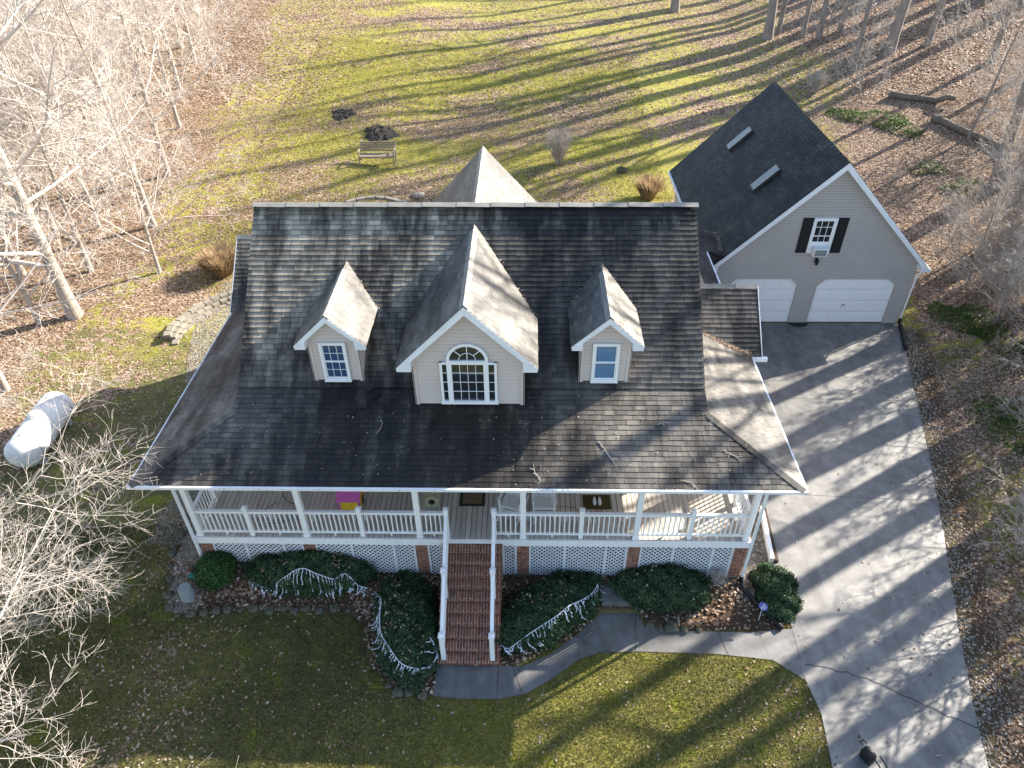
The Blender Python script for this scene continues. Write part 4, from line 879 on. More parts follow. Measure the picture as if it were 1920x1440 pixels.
# ------------------------------------------------------------------ garden bits
def stone(c, r, mt='stone', label='', grp='edging stones round the flower bed', flat=.6, name='edging_stone', cat='stone', seed=0):
    rs = np.random.RandomState(seed+int(abs(c[0])*97+abs(c[1])*131)); z0 = H(*c); nu, nv = 10, 6; vs = []
    sx, sy = r*rs.uniform(.85, 1.2), r*rs.uniform(.75, 1.05); ph = rs.uniform(0, 6, 4)
    for j in range(nv+1):
        a = math.pi*j/nv-math.pi/2
        for k in range(nu):
            q_ = 2*math.pi*k/nu; n_ = 1+.12*math.sin(3*q_+ph[0])+.08*math.sin(2*a+ph[1]+5*q_)
            f = lambda v_: math.copysign(abs(v_)**.7, v_)
            vs.append((f(math.cos(a))*f(math.cos(q_))*sx*n_, f(math.cos(a))*f(math.sin(q_))*sy*n_, f(math.sin(a))*r*flat*n_))
    F = [(j*nu+k, j*nu+(k+1) % nu, (j+1)*nu+(k+1) % nu, (j+1)*nu+k) for j in range(nv) for k in range(nu)]
    b = MB(); b.add([(x+c[0], y+c[1], z+z0+r*flat*.55) for x, y, z in vs], F); return b.build(name, mt, None, loc=(*c, z0), smooth=True, label=label, cat=cat, group=grp)
path = [(-8.22, .75), (-8.2, .42), (-8.16, .08), (-8.1, -.25), (-8.05, -.6), (-7.98, -.92), (-7.8, -1.3), (-7.52, -1.46), (-7.22, -1.44), (-6.93, -1.38), (-6.62, -1.30), (-6.33, -1.26), (-6.0, -1.22), (-5.68, -1.18), (-5.3, -1.16), (-4.98, -1.12), (-4.66, -1.1), (-4.34, -1.08), (-4.0, -1.05), (-3.66, -1.03), (-3.3, -.98),
        (-1.9, -3.1), (-1.62, -3.2), (-1.35, -3.27), (-1.05, -3.28), (4.62, -1.32), (4.9, -1.4), (5.22, -1.4), (5.55, -1.43), (5.9, -1.43)]
names = ['farthest back on the left side', 'second from the back on the left side', 'third from the back on the left side', 'beside the drain elbow', 'left of the teal cap', 'left of the grey cap', 'at the bed corner', 'first right of the bed corner', 'below the grey cap', 'second right of the grey cap', 'below the small round shrub', 'just right of the round shrub', 'between round shrub and long hedge', 'at the left end of the long hedge', 'second under the long hedge', 'third under the long hedge', 'fourth under the long hedge', 'middle under the long hedge', 'sixth under the long hedge', 'near the right end of the long hedge', 'at the right end of the long hedge',
         'leftmost at the foot of the step hedge', 'second at the foot of the step hedge', 'third at the foot of the step hedge', 'nearest the walk at the step hedge', 'leftmost below the oval hedge', 'second below the oval hedge', 'third below the oval hedge', 'fourth below the oval hedge', 'rightmost below the oval hedge']
for k, (c, nm_) in enumerate(zip(path, names)): stone((c[0]+.03*math.sin(k*5.1), c[1]+.04*math.cos(k*3.3)), .115+.045*math.sin(k*2.7+1)*math.cos(k*1.3), label='mossy edging stone '+nm_, seed=k)
b = MB(); zz = H(-7.47, -.92); b.lathe([(.0, .36), (.15, .36), (.165, .33), (.2, -.05)], (-7.47, -.92, zz), sides=24); cap_ = b.build('utility_cap', 'galv', None, loc=(-7.47, -.92, zz), smooth=False, label='grey round bucket like cap standing on the gravel', cat='cap')
b = MB(); b.lathe([(0, .372), (.05, .372), (.055, .362)], (-7.44, -.9, zz), sides=12); b.lathe([(0, .37), (.018, .37), (.02, .362)], (-7.54, -.85, zz), sides=8); b.build('lid', 'galv', cap_)
zz = H(-7.45, -.45); b = MB(); b.lathe([(0, .05), (.085, .05), (.1, .03), (.1, -.03)], (-7.45, -.45, zz), sides=16); b.build('teal_disc', 'teal', None, loc=(-7.45, -.45, zz), label='small teal disc lying on the gravel', cat='disc')
pts = [(7.24, -.09, .48), (7.24, -.14, .36), (7.26, -.3, .28), (7.4, -.52, .2), (7.6, -.75, .12), (7.82, -1.05, .09), (8.05, -1.42, .1)]
P2 = []; R2 = []
cv = curve(pts, 0, 14)
for k, p in enumerate(cv): P2.append(p); R2.append(.072 if k % 2 else .062)
b = MB(); b.tube(P2, R2, 12); b.build('drain_pipe', 'black', None, loc=(7.24, -.1, .3), label='long black drain pipe curving from the downspout to the walk', cat='drain pipe')
t_ = thing('yard_sign', (7.52, -1.12, .02), 'small round violet sign on a thin stake by the drain pipe', 'sign')
b = MB(); b.tube([(7.52, -1.12, 0), (7.52, -1.1, .55)], .008, 6); b.build('stake', 'whitedark', t_)
fn = Vector((-.25, -.75, .6)).normalized(); ax = fn.orthogonal().normalized(); ay = fn.cross(ax); cc_ = Vector((7.52, -1.12, .62))
ring = lambda r, d, n=20: [tuple(cc_+fn*d+ax*r*math.cos(2*math.pi*k/n)*.85+ay*r*math.sin(2*math.pi*k/n)) for k in range(n)]
b = MB(); b.prism(ring(.12, 0), fn*.012); b.build('sign_face', 'violet', t_)
b = MB(); o_ = cc_+fn*.0145
for s in (-.06, -.02, .02, .06): b.bar(o_+ax*s-ay*.035, o_+ax*(s+.025)+ay*.035, .014, .003, tuple(fn))
b.bar(o_-ax*.05+ay*.06, o_+ax*.05+ay*.06, .01, .003, tuple(fn)); b.build('emblem', 'white', t_)
# bag on the drive
t_ = thing('bag', (9.0, -4.6, .02), 'black padded bag with straps standing on the driveway', 'bag'); c0 = Vector((9.02, -4.62, .02)); rt_ = math.radians(28)
def rb(x, y, z): return tuple(c0+Matrix.Rotation(rt_, 3, 'Z') @ Vector((x, y, z)))
b = MB(); vs = []; n = 16
for h, k in ((0, .9), (.04, 1), (.25, 1.02), (.36, .9), (.42, .62), (.44, .3)):
    for a in range(n): q_ = 2*math.pi*a/n; f = lambda v_: math.copysign(abs(v_)**.6, v_); vs.append(rb(.10*k*f(math.cos(q_)), .16*k*f(math.sin(q_)), h*.85))
b.add(vs, [(i*n+k, i*n+(k+1) % n, (i+1)*n+(k+1) % n, (i+1)*n+k) for i in range(5) for k in range(n)]+[tuple(range(5*n, 6*n))]); b.build('body', 'black', t_, smooth=True)
b = MB(); b.tube([rb(-.04, .17, .36), rb(-.1, .24, .44), rb(-.04, .22, .5), rb(.02, .15, .42)], .014, 6); b.build('handle', 'black', t_)
for s in (-.07, .09):
    b = MB(); b.tube([rb(s, -.17, .36), rb(s+.02, -.3, .3), rb(s+.06, -.45, .12), rb(s+.05, -.62, .03), rb(s+.02, -.8, .03)], .018, 5); b.build('strap', 'black', t_)
# propane tank
zt = H(-14.0, 4.6)-.1; t_ = thing('propane_tank', (-14.0, 4.6, zt), 'white domed propane tank lying under bare branches left of the house', 'propane tank')
A_ = Vector((-14.1, 6.1, zt+.72)); B_ = Vector((-13.9, 3.1, zt+.72)); dd = (B_-A_).normalized(); R0 = .52
pp = []; rd = []
for k in range(9): q_ = math.pi/2*k/8; pp.append(A_+dd*(.38-.38*math.sin(math.pi/2-q_+0))); rd.append(max(.02, R0*math.sin(q_)))
for k in range(9): q_ = math.pi/2*k/8; pp.append(B_-dd*(.38-.38*math.sin(q_))); rd.append(max(.02, R0*math.cos(q_)))
b = MB(); b.tube(pp, rd, 28); b.build('tank_shell', 'tank', t_, smooth=True)
for k in (.16, .5, .84):
    c = A_.lerp(B_, k); b = MB(); b.tube([c-dd*.012, c+dd*.012], R0+.006, 28, cap=False); b.build('weld_seam', 'galv', t_)
mid = (A_+B_)/2; b = MB(); b.tube([mid+Vector((0, 0, .45)), mid+Vector((0, 0, .62)), mid+Vector((0, 0, .68))], [.17, .17, .1], 16); b.build('valve_dome', 'tank', t_, smooth=True)
for k in (.2, .8):
    c = A_.lerp(B_, k); b = MB(); sd_ = dd.cross(Vector((0, 0, 1)))
    b.bar(c-sd_*.35-Vector((0, 0, .55)), c+sd_*.35-Vector((0, 0, .55)), .18, .3); b.build('leg', 'galv', t_)
    b = MB(); b.tube([c+Vector((0, 0, .5)), c+Vector((0, 0, .56))], .03, 8); b.build('lug', 'galv', t_)
# garden bench
zb_ = H(-6.9, 27); bc = Vector((-6.9, 27.0, zb_)); t_ = thing('garden_bench', tuple(bc), 'weathered slatted wooden bench on the back lawn', 'bench')
def BB(nm, *bars):
    b = MB()
    for p, q_, w_, h_ in bars: b.bar(bc+Vector(p), bc+Vector(q_), w_, h_)
    return b.build(nm, 'wood', t_)
BB('seat', *[((-.95, -.45+k*.11, .48), (.95, -.45+k*.11, .48), .09, .03) for k in range(5)], ((-.95, -.5, .44), (.95, -.5, .44), .03, .1))
BB('backrest', *[((-.95, .12+k*.05, .62+k*.13), (.95, .12+k*.05, .62+k*.13), .03, .1) for k in range(4)])
for s in (-1, 1):
    BB('armrest', ((s*.98, -.55, .74), (s*.98, .15, .74), .09, .035)); BB('leg', ((s*.96, -.5, -.05), (s*.96, -.5, .73), .07, .07)); BB('leg', ((s*.96, .1, -.05), (s*.96, .32, 1.08), .07, .07))
for (c, rx, ry, hp, lab) in (((-7.3, 30.3), .98, .95, .34, 'burnt brush pile with ashes and pale sticks behind the garden bench'), ((-10.0, 32.8), .75, .8, .06, 'smaller dark gravelly patch in the back lawn')):
    rs = np.random.RandomState(5); b = MB(); z0 = H(*c); nu = 40; nr = 12
    vs = []
    for i_ in range(nr+1):
        rr = i_/nr
        for k in range(nu):
            q_ = 2*math.pi*k/nu; j = 1+.16*math.sin(3*q_+rx)+.09*math.sin(7*q_+1)+.06*math.sin(12*q_); x, y_ = c[0]+rx*rr*j*math.cos(q_), c[1]+ry*rr*j*math.sin(q_)
            vs.append((x, y_, H(x, y_)+hp*(1-rr**1.6)*(1+.35*math.sin(x*9)*math.sin(y_*8))+rs.uniform(0, .09)*(rr < .95)-(.05 if rr > .98 else 0)))
    b.add(vs, [(i_*nu+k, i_*nu+(k+1) % nu, (i_+1)*nu+(k+1) % nu, (i_+1)*nu+k) for i_ in range(nr) for k in range(nu)])
    o = b.build('burn_pile', 'ash', None, loc=(*c, z0), label=lab, cat='fire pit' if hp > .1 else 'dirt patch')
    b = MB()
    for k in range(46 if hp > .1 else 10):
        q_ = rs.uniform(0, 6.283); rr = rs.uniform(0, .9); p = Vector((c[0]+rx*rr*math.cos(q_), c[1]+ry*rr*math.sin(q_), 0)); p.z = H(p.x, p.y)+hp*(1-rr**1.6)+.06; d_ = Vector((rs.uniform(-1, 1), rs.uniform(-1, 1), rs.uniform(-.1, .35))).normalized(); b.tube([p, p+d_*rs.uniform(.15, .5)], [.02, .01], 4)
    b.build('charred_stick', 'log' if hp > .1 else 'ash', o)
# retaining wall with gravel
wp = [(-12.05, 10.1), (-12.12, 10.7), (-12.02, 11.3), (-11.8, 11.9), (-11.45, 12.5), (-11.05, 13.0), (-10.6, 13.4), (-10.0, 13.8), (-9.3, 14.1)]
t_ = thing('retaining_wall', (-11.8, 13.6, H(-11.8, 13.6)), 'low curved retaining wall of pale blocks left of the house', 'retaining wall')
cv = curve([(*p, 0) for p in wp], 0, 6)
for row in range(3):
    b = MB(); acc = row % 2*.2; rs = random.Random(row)
    L = [0]
    for a, c in zip(cv[:-1], cv[1:]): L.append(L[-1]+(c-a).length)
    s_ = acc
    while s_ < L[-1]-.4:
        def at_(s):
            for k in range(len(L)-1):
                if L[k+1] >= s: return cv[k].lerp(cv[k+1], (s-L[k])/(L[k+1]-L[k]))
            return cv[-1]
        p, q_ = at_(s_+.02), at_(s_+.335); off = Vector((-.16*row, .10*row, 0)); zb = .78+row*.125+rs.uniform(-.015, .015)
        b.bar(p+off+Vector((rs.uniform(-.02, .02), 0, zb)), q_+off+Vector((rs.uniform(-.02, .02), 0, zb+rs.uniform(-.01, .01))), .24+rs.uniform(-.03, .03), .12); s_ += .36
    b.build('block_course', 'block', t_)
t_ = thing('stone_border', (-6.3, 22.9, H(-6.3, 22.9)), 'pale curved stone border just behind the main roof ridge', 'border')
b = MB()
for k in range(7):
    a = (-7.8+k*.46, 22.2+.5*math.sin(k/6*math.pi)+.1*k, 0); c = (-7.36+k*.46, 22.2+.5*math.sin((k+1)/6*math.pi)+.1*k+.08, 0)
    b.bar((a[0], a[1], H(a[0], a[1])+.03), (c[0]-.05, c[1], H(c[0], c[1])+.03), .2+.04*math.sin(k*3), .16)
b.build('stone_row', 'pale_stone', t_)
stone((6.7, 26.7), .26, 'stone', 'grey boulder among leaves between the rear gable and the garage', None, .7, 'boulder', 'boulder')
stone((-4.3, 23.6), .35, 'pale_stone', 'pale flat stone beside the rear gable roof', None, .4, 'boulder', 'boulder')
for (p, q_, r_, lab) in (((23.9, 34.4, .25), (26.6, 31.9, .22), .2, 'short fallen log lying farther up the leafy bank'), ((25.0, 30.6, .2), (27.4, 24.6, .3), .19, 'long fallen log leaning down to the forked tree')):
    b = MB(); P = [Vector(p).lerp(Vector(q_), k/8) for k in range(9)]; P = [Vector((v.x+.06*math.sin(k*1.7), v.y, H(v.x, v.y)+r_*.8+(.25 if k > 6 else 0))) for k, v in enumerate(P)]; b.tube(P, [r_*(1.1-.35*k/8) for k in range(9)], 9); b.build('fallen_log', 'log', None, loc=tuple(P[0]), smooth=True, label=lab, cat='log', group='fallen logs on the bank')
def tuft(c, r, h, n, mt, label, name='ornamental_grass', cat='grass clump', grp=None, w_=.012):
    rs = np.random.RandomState(int(abs(c[0]*13)+3)); z0 = H(*c); a = rs.uniform(0, 6.283, n); e_ = rs.uniform(0, 1, n)**.7
    base = np.stack([np.cos(a)*e_*r*.35, np.sin(a)*e_*r*.35, np.zeros(n)], 1); hh = h*rs.uniform(.6, 1.1, n)
    tip = np.stack([np.cos(a)*e_*r*rs.uniform(.8, 1.2, n), np.sin(a)*e_*r*rs.uniform(.8, 1.2, n), hh], 1); mid_ = (base+tip)/2+np.array([0, 0, .12*h])
    sd_ = np.stack([-np.sin(a), np.cos(a), np.zeros(n)], 1)*w_
    V = np.stack([base-sd_, base+sd_, mid_+sd_, mid_-sd_, tip+sd_*.3, tip-sd_*.3], 1).reshape(-1, 3); k = np.arange(n)*6
    F = np.concatenate([np.stack([k, k+1, k+2, k+3], 1), np.stack([k+3, k+2, k+4, k+5], 1)])
    o = np_mesh(name, V, F, [mt]); o.location = (*c, z0); tag(o, label, cat, grp); return o
tuft((-12.0, 15.6), 1.1, 1.0, 2600, 'drygrass', 'broad tan ornamental grass clump above the curved retaining wall', w_=.018)
tuft((7.8, 23.8), .95, 1.1, 900, 'drygrass', 'spiky tan ornamental grass clump beside the garage roof', w_=.018)
bare_bush((3.2, 27.6), 1.3, 2.2, 110, 'large leafless brown bush on the back lawn right of the rear gable', rt=.012)
bare_bush((20.2, 36.8), 1.1, 1.5, 110, 'low tangled leafless brush above the garage roof', rt=.012)
def groundcover(c, rx, ry, rot, n, label, name='groundcover_patch', cat='groundcover', h=.25, grp='green groundcover patches'):
    rs = np.random.RandomState(int(abs(c[0]*17+c[1]*3))); a = rs.uniform(0, 6.283, n); q_ = np.sqrt(rs.uniform(0, 1, n)); bl = 1+.25*np.sin(3*a+c[0])+.15*np.sin(5*a)
    x = rx*q_*np.cos(a)*bl; y = ry*q_*np.sin(a)*bl; ca, sa = math.cos(rot), math.sin(rot); X_, Y_ = x*ca-y*sa, x*sa+y*ca; z0 = H(*c)
    keep = fbm(X_+c[0], Y_+c[1], 2.2, 3)+rs.normal(0, .4, n) > -.35; X_, Y_, q_ = X_[keep], Y_[keep], q_[keep]; n = len(X_)
    Z_ = hz(X_+c[0], Y_+c[1])-z0+rs.uniform(.02, h, n)*(1.1-q_); P = np.stack([X_, Y_, Z_], 1)
    N = rs.normal(0, .5, (n, 3)); N[:, 2] += 1; N /= np.linalg.norm(N, axis=1)[:, None]; T_ = np.cross(N, rs.normal(0, 1, (n, 3))); T_ /= np.linalg.norm(T_, axis=1)[:, None]; B_ = np.cross(N, T_); s = rs.uniform(.03, .075, n)[:, None]
    V = np.stack([P-T_*s, P-B_*s*.5, P+T_*s, P+B_*s*.5], 1).reshape(-1, 3); o = np_mesh(name, V, np.arange(4*n).reshape(n, 4), ['ivy']); o.location = (*c, z0); tag(o, label, None, None, 'stuff')
groundcover((22.3, 31.6), 3.1, 1.0, math.radians(-52), 5200, 'long patch of glossy green groundcover on the bank behind the garage', h=.5)
groundcover((23.7, 23.0), 1.0, .9, 0, 1200, 'round green fern like clump at the foot of the forked tree', h=.5)
groundcover((22.8, 25.3), .9, .7, 0, 700, 'small green plant clump between the garage roof and forked tree', h=.5)
groundcover((19.6, 12.2), .9, 2.4, math.radians(20), 3600, 'bright green patch beside the garage wall corner', h=.35)
groundcover((18.6, 5.4), .9, 3.6, math.radians(24), 3600, 'mossy green strip along the right edge of the driveway', h=.2)
groundcover((17.7, 34.6), .9, .8, 0, 900, 'green tuft just above the garage ridge end', h=.5)
# ------------------------------------------------------------------ trees
def gen_tree(seed, Ht, r0, first=.35, spread=1., nprim=16, lean=(0, 0), multi=0, up=.35, sec=7, ter=6, twr=.0085, arc=.10, q4=4):
    rs = random.Random(seed); segs = []; thick = []
    def rv(s): return Vector((rs.uniform(-s, s), rs.uniform(-s, s), rs.uniform(-s, s)))
    def grow(p, d, L, r, lvl, k=None):
        k = k or (5 if lvl < 3 else 3); pts = [p]; rad = [r]; st = L/k; wob = (.10, .16, .26, .34, .4)[lvl]
        for i in range(k):
            d = (d+rv(wob)+Vector((0, 0, arc*(1 if lvl < 3 else .5)))).normalized(); p = p+d*st; pts.append(p); rad.append(max(twr*.55, r*(1-.78*(i+1)/k)))
        if lvl <= 1: thick.append((pts, rad))
        else:
            for i in range(k): segs.append((pts[i], pts[i+1], rad[i], rad[i+1]))
        if lvl >= 4: return
        n = (0, sec, ter, q4, 0)[lvl]
        for j in range(n):
            t_ = rs.uniform(.22, 1) if lvl < 3 else rs.uniform(.1, 1); f = t_*k; i = min(int(f), k-1); s = pts[i].lerp(pts[i+1], f-i)
            dd = (pts[i+1]-pts[i]).normalized(); side = dd.cross(rv(1)).normalized(); a = rs.uniform(.5, 1.05)
            nd = (dd*math.cos(a)+side*math.sin(a)).normalized(); nl = L*rs.uniform(.35, .6)*(1.15-.5*t_)
            grow(s, nd, nl, max(twr, rad[i]*.5), lvl+1)
    stems = [(Vector((0, 0, -.3)), Vector((lean[0], lean[1], 1)).normalized(), Ht, r0)]
    if multi: stems = [(Vector((math.cos(q)*r0*.7, math.sin(q)*r0*.7, -.3)), Vector((math.cos(q)*.22+lean[0], math.sin(q)*.22+lean[1], 1)).normalized(), Ht*rs.uniform(.8, 1), r0*.8) for q in [2.2+k*2.9 for k in range(multi)]]
    trunks = []
    for p, d, L, r in stems:
        k = 12; pts = [p]; rad = [r*1.25]
        for i in range(k): d = (d+Vector((rs.uniform(-.05, .05), rs.uniform(-.05, .05), .02))).normalized(); p = p+d*L/k; pts.append(p); rad.append(r*(1-.9*((i+1)/k)**1.1))
        trunks.append((pts, rad))
        for j in range(nprim):
            t_ = first+(1-first)*(j+rs.random())/nprim; f = t_*k; i = min(int(f), k-1); s = pts[i].lerp(pts[i+1], f-i); az = rs.uniform(0, 6.283); el = rs.uniform(up, up+.6)
            nd = Vector((math.cos(az)*math.cos(el), math.sin(az)*math.cos(el), math.sin(el))); grow(s, nd, spread*L*rs.uniform(.26, .40)*(1.25-.85*(t_-first)/(1-first)), max(.02, rad[i]*.42), 1)
    b = MB()
    for pts, rad in trunks:
        b.tube(pts, rad, 10, cap=False)
    tb = MB()
    for pts, rad in thick: tb.tube(pts, rad, 5, cap=False)
    P0 = np.array([tuple(s[0]) for s in segs]); P1 = np.array([tuple(s[1]) for s in segs]); R0_ = np.array([s[2] for s in segs]); R1_ = np.array([s[3] for s in segs])
    D = P1-P0; D /= np.linalg.norm(D, axis=1)[:, None]+1e-9; A = np.cross(D, np.array([.31, .52, .79])); A /= np.linalg.norm(A, axis=1)[:, None]+1e-9; B = np.cross(D, A); n = len(segs)
    vs = []
    for P, R in ((P0, R0_), (P1, R1_)):
        for k in range(3): q = 2*math.pi*k/3; vs.append(P+(A*math.cos(q)+B*math.sin(q))*R[:, None])
    V = np.stack(vs, 1).reshape(-1, 3); o = np.arange(n)[:, None, None]*6; f = np.array([[0, 1, 4, 3], [1, 2, 5, 4], [2, 0, 3, 5]])[None]; F = (o+f).reshape(-1, 4)
    tv = np.array([tuple(v) for v in tb.v]); tf = np.array([f_ for f_ in tb.f]); F = np.concatenate([F, tf+len(V)]); V = np.concatenate([V, tv])
    return b, V, F
TREES = {}
def tree_kind(key, barkm, twigm, **kw):
    b, V, F = gen_tree(**kw); me = bpy.data.meshes.new('trunk'); me.from_pydata([tuple(v) for v in b.v], [], b.f); me.materials.append(MT[barkm]); me.polygons.foreach_set('use_smooth', [True]*len(me.polygons))
    o = np_mesh('crown', V, F, [twigm]); m2 = o.data; bpy.data.objects.remove(o); TREES[key] = (me, m2)
def tree(key, x, y, label, s=1., rot=0., name='bare_tree', group=None, dz=0):
    e = thing(name, (x, y, H(x, y)+dz), label, 'tree', group); e.scale = (s, s, s); e.rotation_euler = (0, 0, rot)
    for nm, me in zip(('trunk', 'crown'), TREES[key]):
        o = bpy.data.objects.new(nm, me); COL.objects.link(o); o.parent = e
    return e
tree_kind('pale_a', 'bark', 'twig', seed=1, Ht=15.5, r0=.24, first=.14, spread=1.3, nprim=20, up=.12, sec=8, ter=6, twr=.0085, arc=.07)
tree_kind('pale_b', 'bark', 'twig', seed=2, Ht=13, r0=.16, first=.14, spread=1.35, nprim=18, up=.12, sec=8, ter=6, twr=.0085, arc=.07)
tree_kind('pale_c', 'bark', 'twig', seed=3, Ht=10.5, r0=.11, first=.12, spread=1.5, nprim=17, up=.1, sec=7, ter=6, twr=.0085, arc=.06)
tree_kind('wide', 'bark', 'twig_t', seed=4, Ht=8.6, r0=.15, first=.14, spread=1.75, nprim=20, up=.05, sec=9, ter=8, arc=.035, twr=.0045)
tree_kind('wide_b', 'bark', 'twig_t', seed=14, Ht=8.0, r0=.13, first=.14, spread=1.9, nprim=19, up=.0, sec=9, ter=8, arc=.03, twr=.0045)
tree_kind('grey_a', 'bark2', 'twig2', seed=5, Ht=20, r0=.36, first=.42, spread=.9, nprim=11, up=.4, sec=4, ter=3, twr=.010, q4=1)
tree_kind('grey_b', 'bark2', 'twig2', seed=6, Ht=18, r0=.21, first=.42, spread=.85, nprim=11, up=.45, sec=4, ter=3, twr=.010, q4=1)
tree_kind('shade', 'bark2', 'twig2', seed=16, Ht=21, r0=.48, first=.45, spread=.7, nprim=8, up=.55, sec=3, ter=2, twr=.012, q4=1)
tree_kind('pole', 'bark2', 'twig2', seed=26, Ht=21, r0=.40, first=.5, spread=.6, nprim=8, up=.6, sec=3, ter=2, twr=.012, q4=0)
tree_kind('sapling', 'bark2', 'twig2', seed=8, Ht=8, r0=.08, first=.12, spread=1.4, nprim=16, up=.25, sec=7, ter=6, twr=.009)
tree_kind('fork', 'bark2', 'twig2', seed=9, Ht=17, r0=.36, first=.35, spread=.8, nprim=9, multi=2, up=.3, sec=5, ter=4, twr=.011)
TREES = dict(TREES)
def tree(key, x, y, label, s=1., rot=0., name='bare_tree', group=None, dz=0):
    e = thing(name, (x, y, H(x, y)+dz), label, 'tree', group); e.scale = (s, s, s); e.rotation_euler = (0, 0, rot)
    for nm, me in zip(('trunk', 'crown'), TREES[key]):
        o = bpy.data.objects.new(nm, me); COL.objects.link(o); o.parent = e
    return e
LT = [('pale_a', -16.8, 12.0, 'thick pale tree whose leaning trunk base stands above the white tank', 1.1), ('pale_c', -17.9, 15.6, 'slender pale tree just behind the thick pale trunk', 1.),
      ('pale_c', -21, 18.7, 'thin pale tree among the white twigs at the left edge, third trunk back', 1.1), ('pale_b', -16.9, 7.2, 'pale tree beside the upper end of the white tank', .8),
      ('pale_b', -25.3, 24.7, 'pale bare tree at the left edge, halfway up the wood', 1.05), ('pale_b', -24.2, 30.3, 'pale bare tree at the inner edge of the left wood, level with the bench', 1.),
      ('pale_a', -29.2, 35.2, 'tall pale bare tree in the middle of the left wood', 1.), ('pale_a', -27.0, 38.5, 'pale bare tree at the lawn edge, upper left', .9),
      ('pale_b', -33.5, 41, 'pale bare tree near the top left corner', 1.), ('pale_b', -29.5, 47.8, 'pale bare tree at the top of the lawn edge', 1.), ('pale_a', -33.4, 50.8, 'far pale bare tree at the top left', 1.)]
for k, (a, x, y, lb, s) in enumerate(LT): tree(a, x, y, lb, s, k*1.9+.4, group='pale bare trees of the left wood')
for k, (a, x, y, s) in enumerate([('pale_a', -30.5, 30.5, 1), ('pale_b', -22.5, 12.5, 1), ('pale_c', -20.3, 23.5, 1.1), ('pale_c', -27.5, 20, 1.2), ('pale_b', -23.5, 35.5, .9), ('pale_b', -20.8, 15.3, .9), ('pale_c', -24.0, 20.5, 1.1), ('pale_c', -22.3, 27.5, 1.1),
        ('pale_b', -27.8, 27.0, 1), ('pale_a', -34, 36, 1), ('pale_b', -31, 41.5, 1), ('pale_c', -26.5, 43.5, 1.2), ('pale_b', -38, 46, 1.1), ('pale_c', -19.2, 19.3, .9), ('pale_b', -36, 30, 1), ('pale_a', -40, 56, 1.1), ('pale_b', -31.5, 57, 1), ('pale_b', -16.6, 19.5, .9), ('pale_b', -17.8, 24.5, 1), ('pale_c', -19.3, 30.5, 1.15), ('pale_b', -21.5, 36.5, 1), ('pale_b', -24, 44, 1.1), ('pale_b', -26, 53, 1.2), ('pale_c', -18, 11.5, 1), ('pale_c', -14.8, 15.5, .8), ('pale_b', -22, 41, 1)]):
    tree(a, x, y, 'pale bare tree lost among the twigs of the left wood', s, k*2.7+1, group='pale trees deep in the left wood')
tree('wide', -13.6, -1.2, 'spreading pale tree reaching in from the left edge below the tank', 1.0, 1.2, group='pale bare trees of the left wood')
tree('wide_b', -12.1, -4.6, 'spreading pale tree reaching in from the left edge beside the flower bed', 1.0, 2.2, group='pale bare trees of the left wood')
tree('wide', -9.5, -6.9, 'spreading pale tree reaching in at the bottom left corner', .95, 3.9, group='pale bare trees of the left wood')
RT = [('grey_a', 14.0, 56.2, 'thick tree trunk at the top edge above the rear gable', 1.), ('grey_a', 19.6, 47.1, 'thickest trunk of the group above the garage ridge end', 1.), ('grey_b', 20.5, 47.8, 'slim trunk close behind the thickest trunk above the garage', .9),
      ('grey_b', 21.9, 46.2, 'slim trunk, first to the right of the thickest one', .9), ('grey_b', 22.8, 45.4, 'slim trunk, second to the right of the thickest one', 1.), ('grey_b', 24.5, 46.2, 'slim trunk midway between the thick trunks at the top', .85),
      ('grey_b', 24.2, 41.3, 'slender trunk standing lower down the bank than its neighbours', .8), ('grey_a', 26.1, 40.8, 'thick grey trunk standing alone above the short log', .95), ('grey_b', 28.6, 41, 'grey tree right of the lone thick trunk', 1.1),
      ('grey_b', 30.8, 36.7, 'dark leaning tree near the top right corner', 1.), ('fork', 25.4, 23.0, 'large forked tree with mossy base at the right edge', 1.), ('grey_b', 31.2, 33.8, 'grey tree at the right edge above the forked tree', 1.), ('sapling', 25.9, 28.0, 'thin dark crooked tree in front of the fallen logs', 1.15)]
for k, (a, x, y, lb, s) in enumerate(RT): tree(a, x, y, lb, s, k*2.3+.2, group='grey bare trees of the right wood')
# thin saplings and brush along the right-hand bank
SP = [(16.6, -3.6, 'leafless sapling reaching in at the bottom right corner', .9, .3), (17.9, .6, 'leafless sapling beside the lower bend of the driveway', .85, 2.2), (19.8, 7.6, 'grey brush tree at the right edge level with the porch roof', .75, 4.), (20.3, 15.0, 'grey brush tree to the right of the garage wall', .7, 5.3), (22.6, 18.2, 'grey brush tree behind the garage gable on the right', .8, .9), (18.7, 4.0, 'grey brush tree at the right edge level with the house roof corner', .75, 1.7),
      (20.6, 11.0, 'grey brush tree just right of the bright green patch', .75, 2.9), (15.4, -6.4, 'low leafless sapling in the bottom right corner', .7, 3.3), (22.8, 13.2, 'grey brush tree at the right edge beyond the green patch', .9, 1.1)]
for x, y, lb, s, r_ in SP: tree('sapling', x, y, lb, s, r_, group='saplings on the right bank')
tree_kind('brush_a', 'bark2', 'twig2', seed=31, Ht=3.6, r0=.035, first=.06, spread=1.5, nprim=14, up=.2, sec=6, ter=5, twr=.0055, arc=.06)
tree_kind('brush_b', 'bark2', 'twig_t', seed=32, Ht=3.0, r0=.03, first=.05, spread=1.7, nprim=14, up=.1, sec=6, ter=5, twr=.0055, arc=.05)
rb_ = random.Random(77); nb = 0
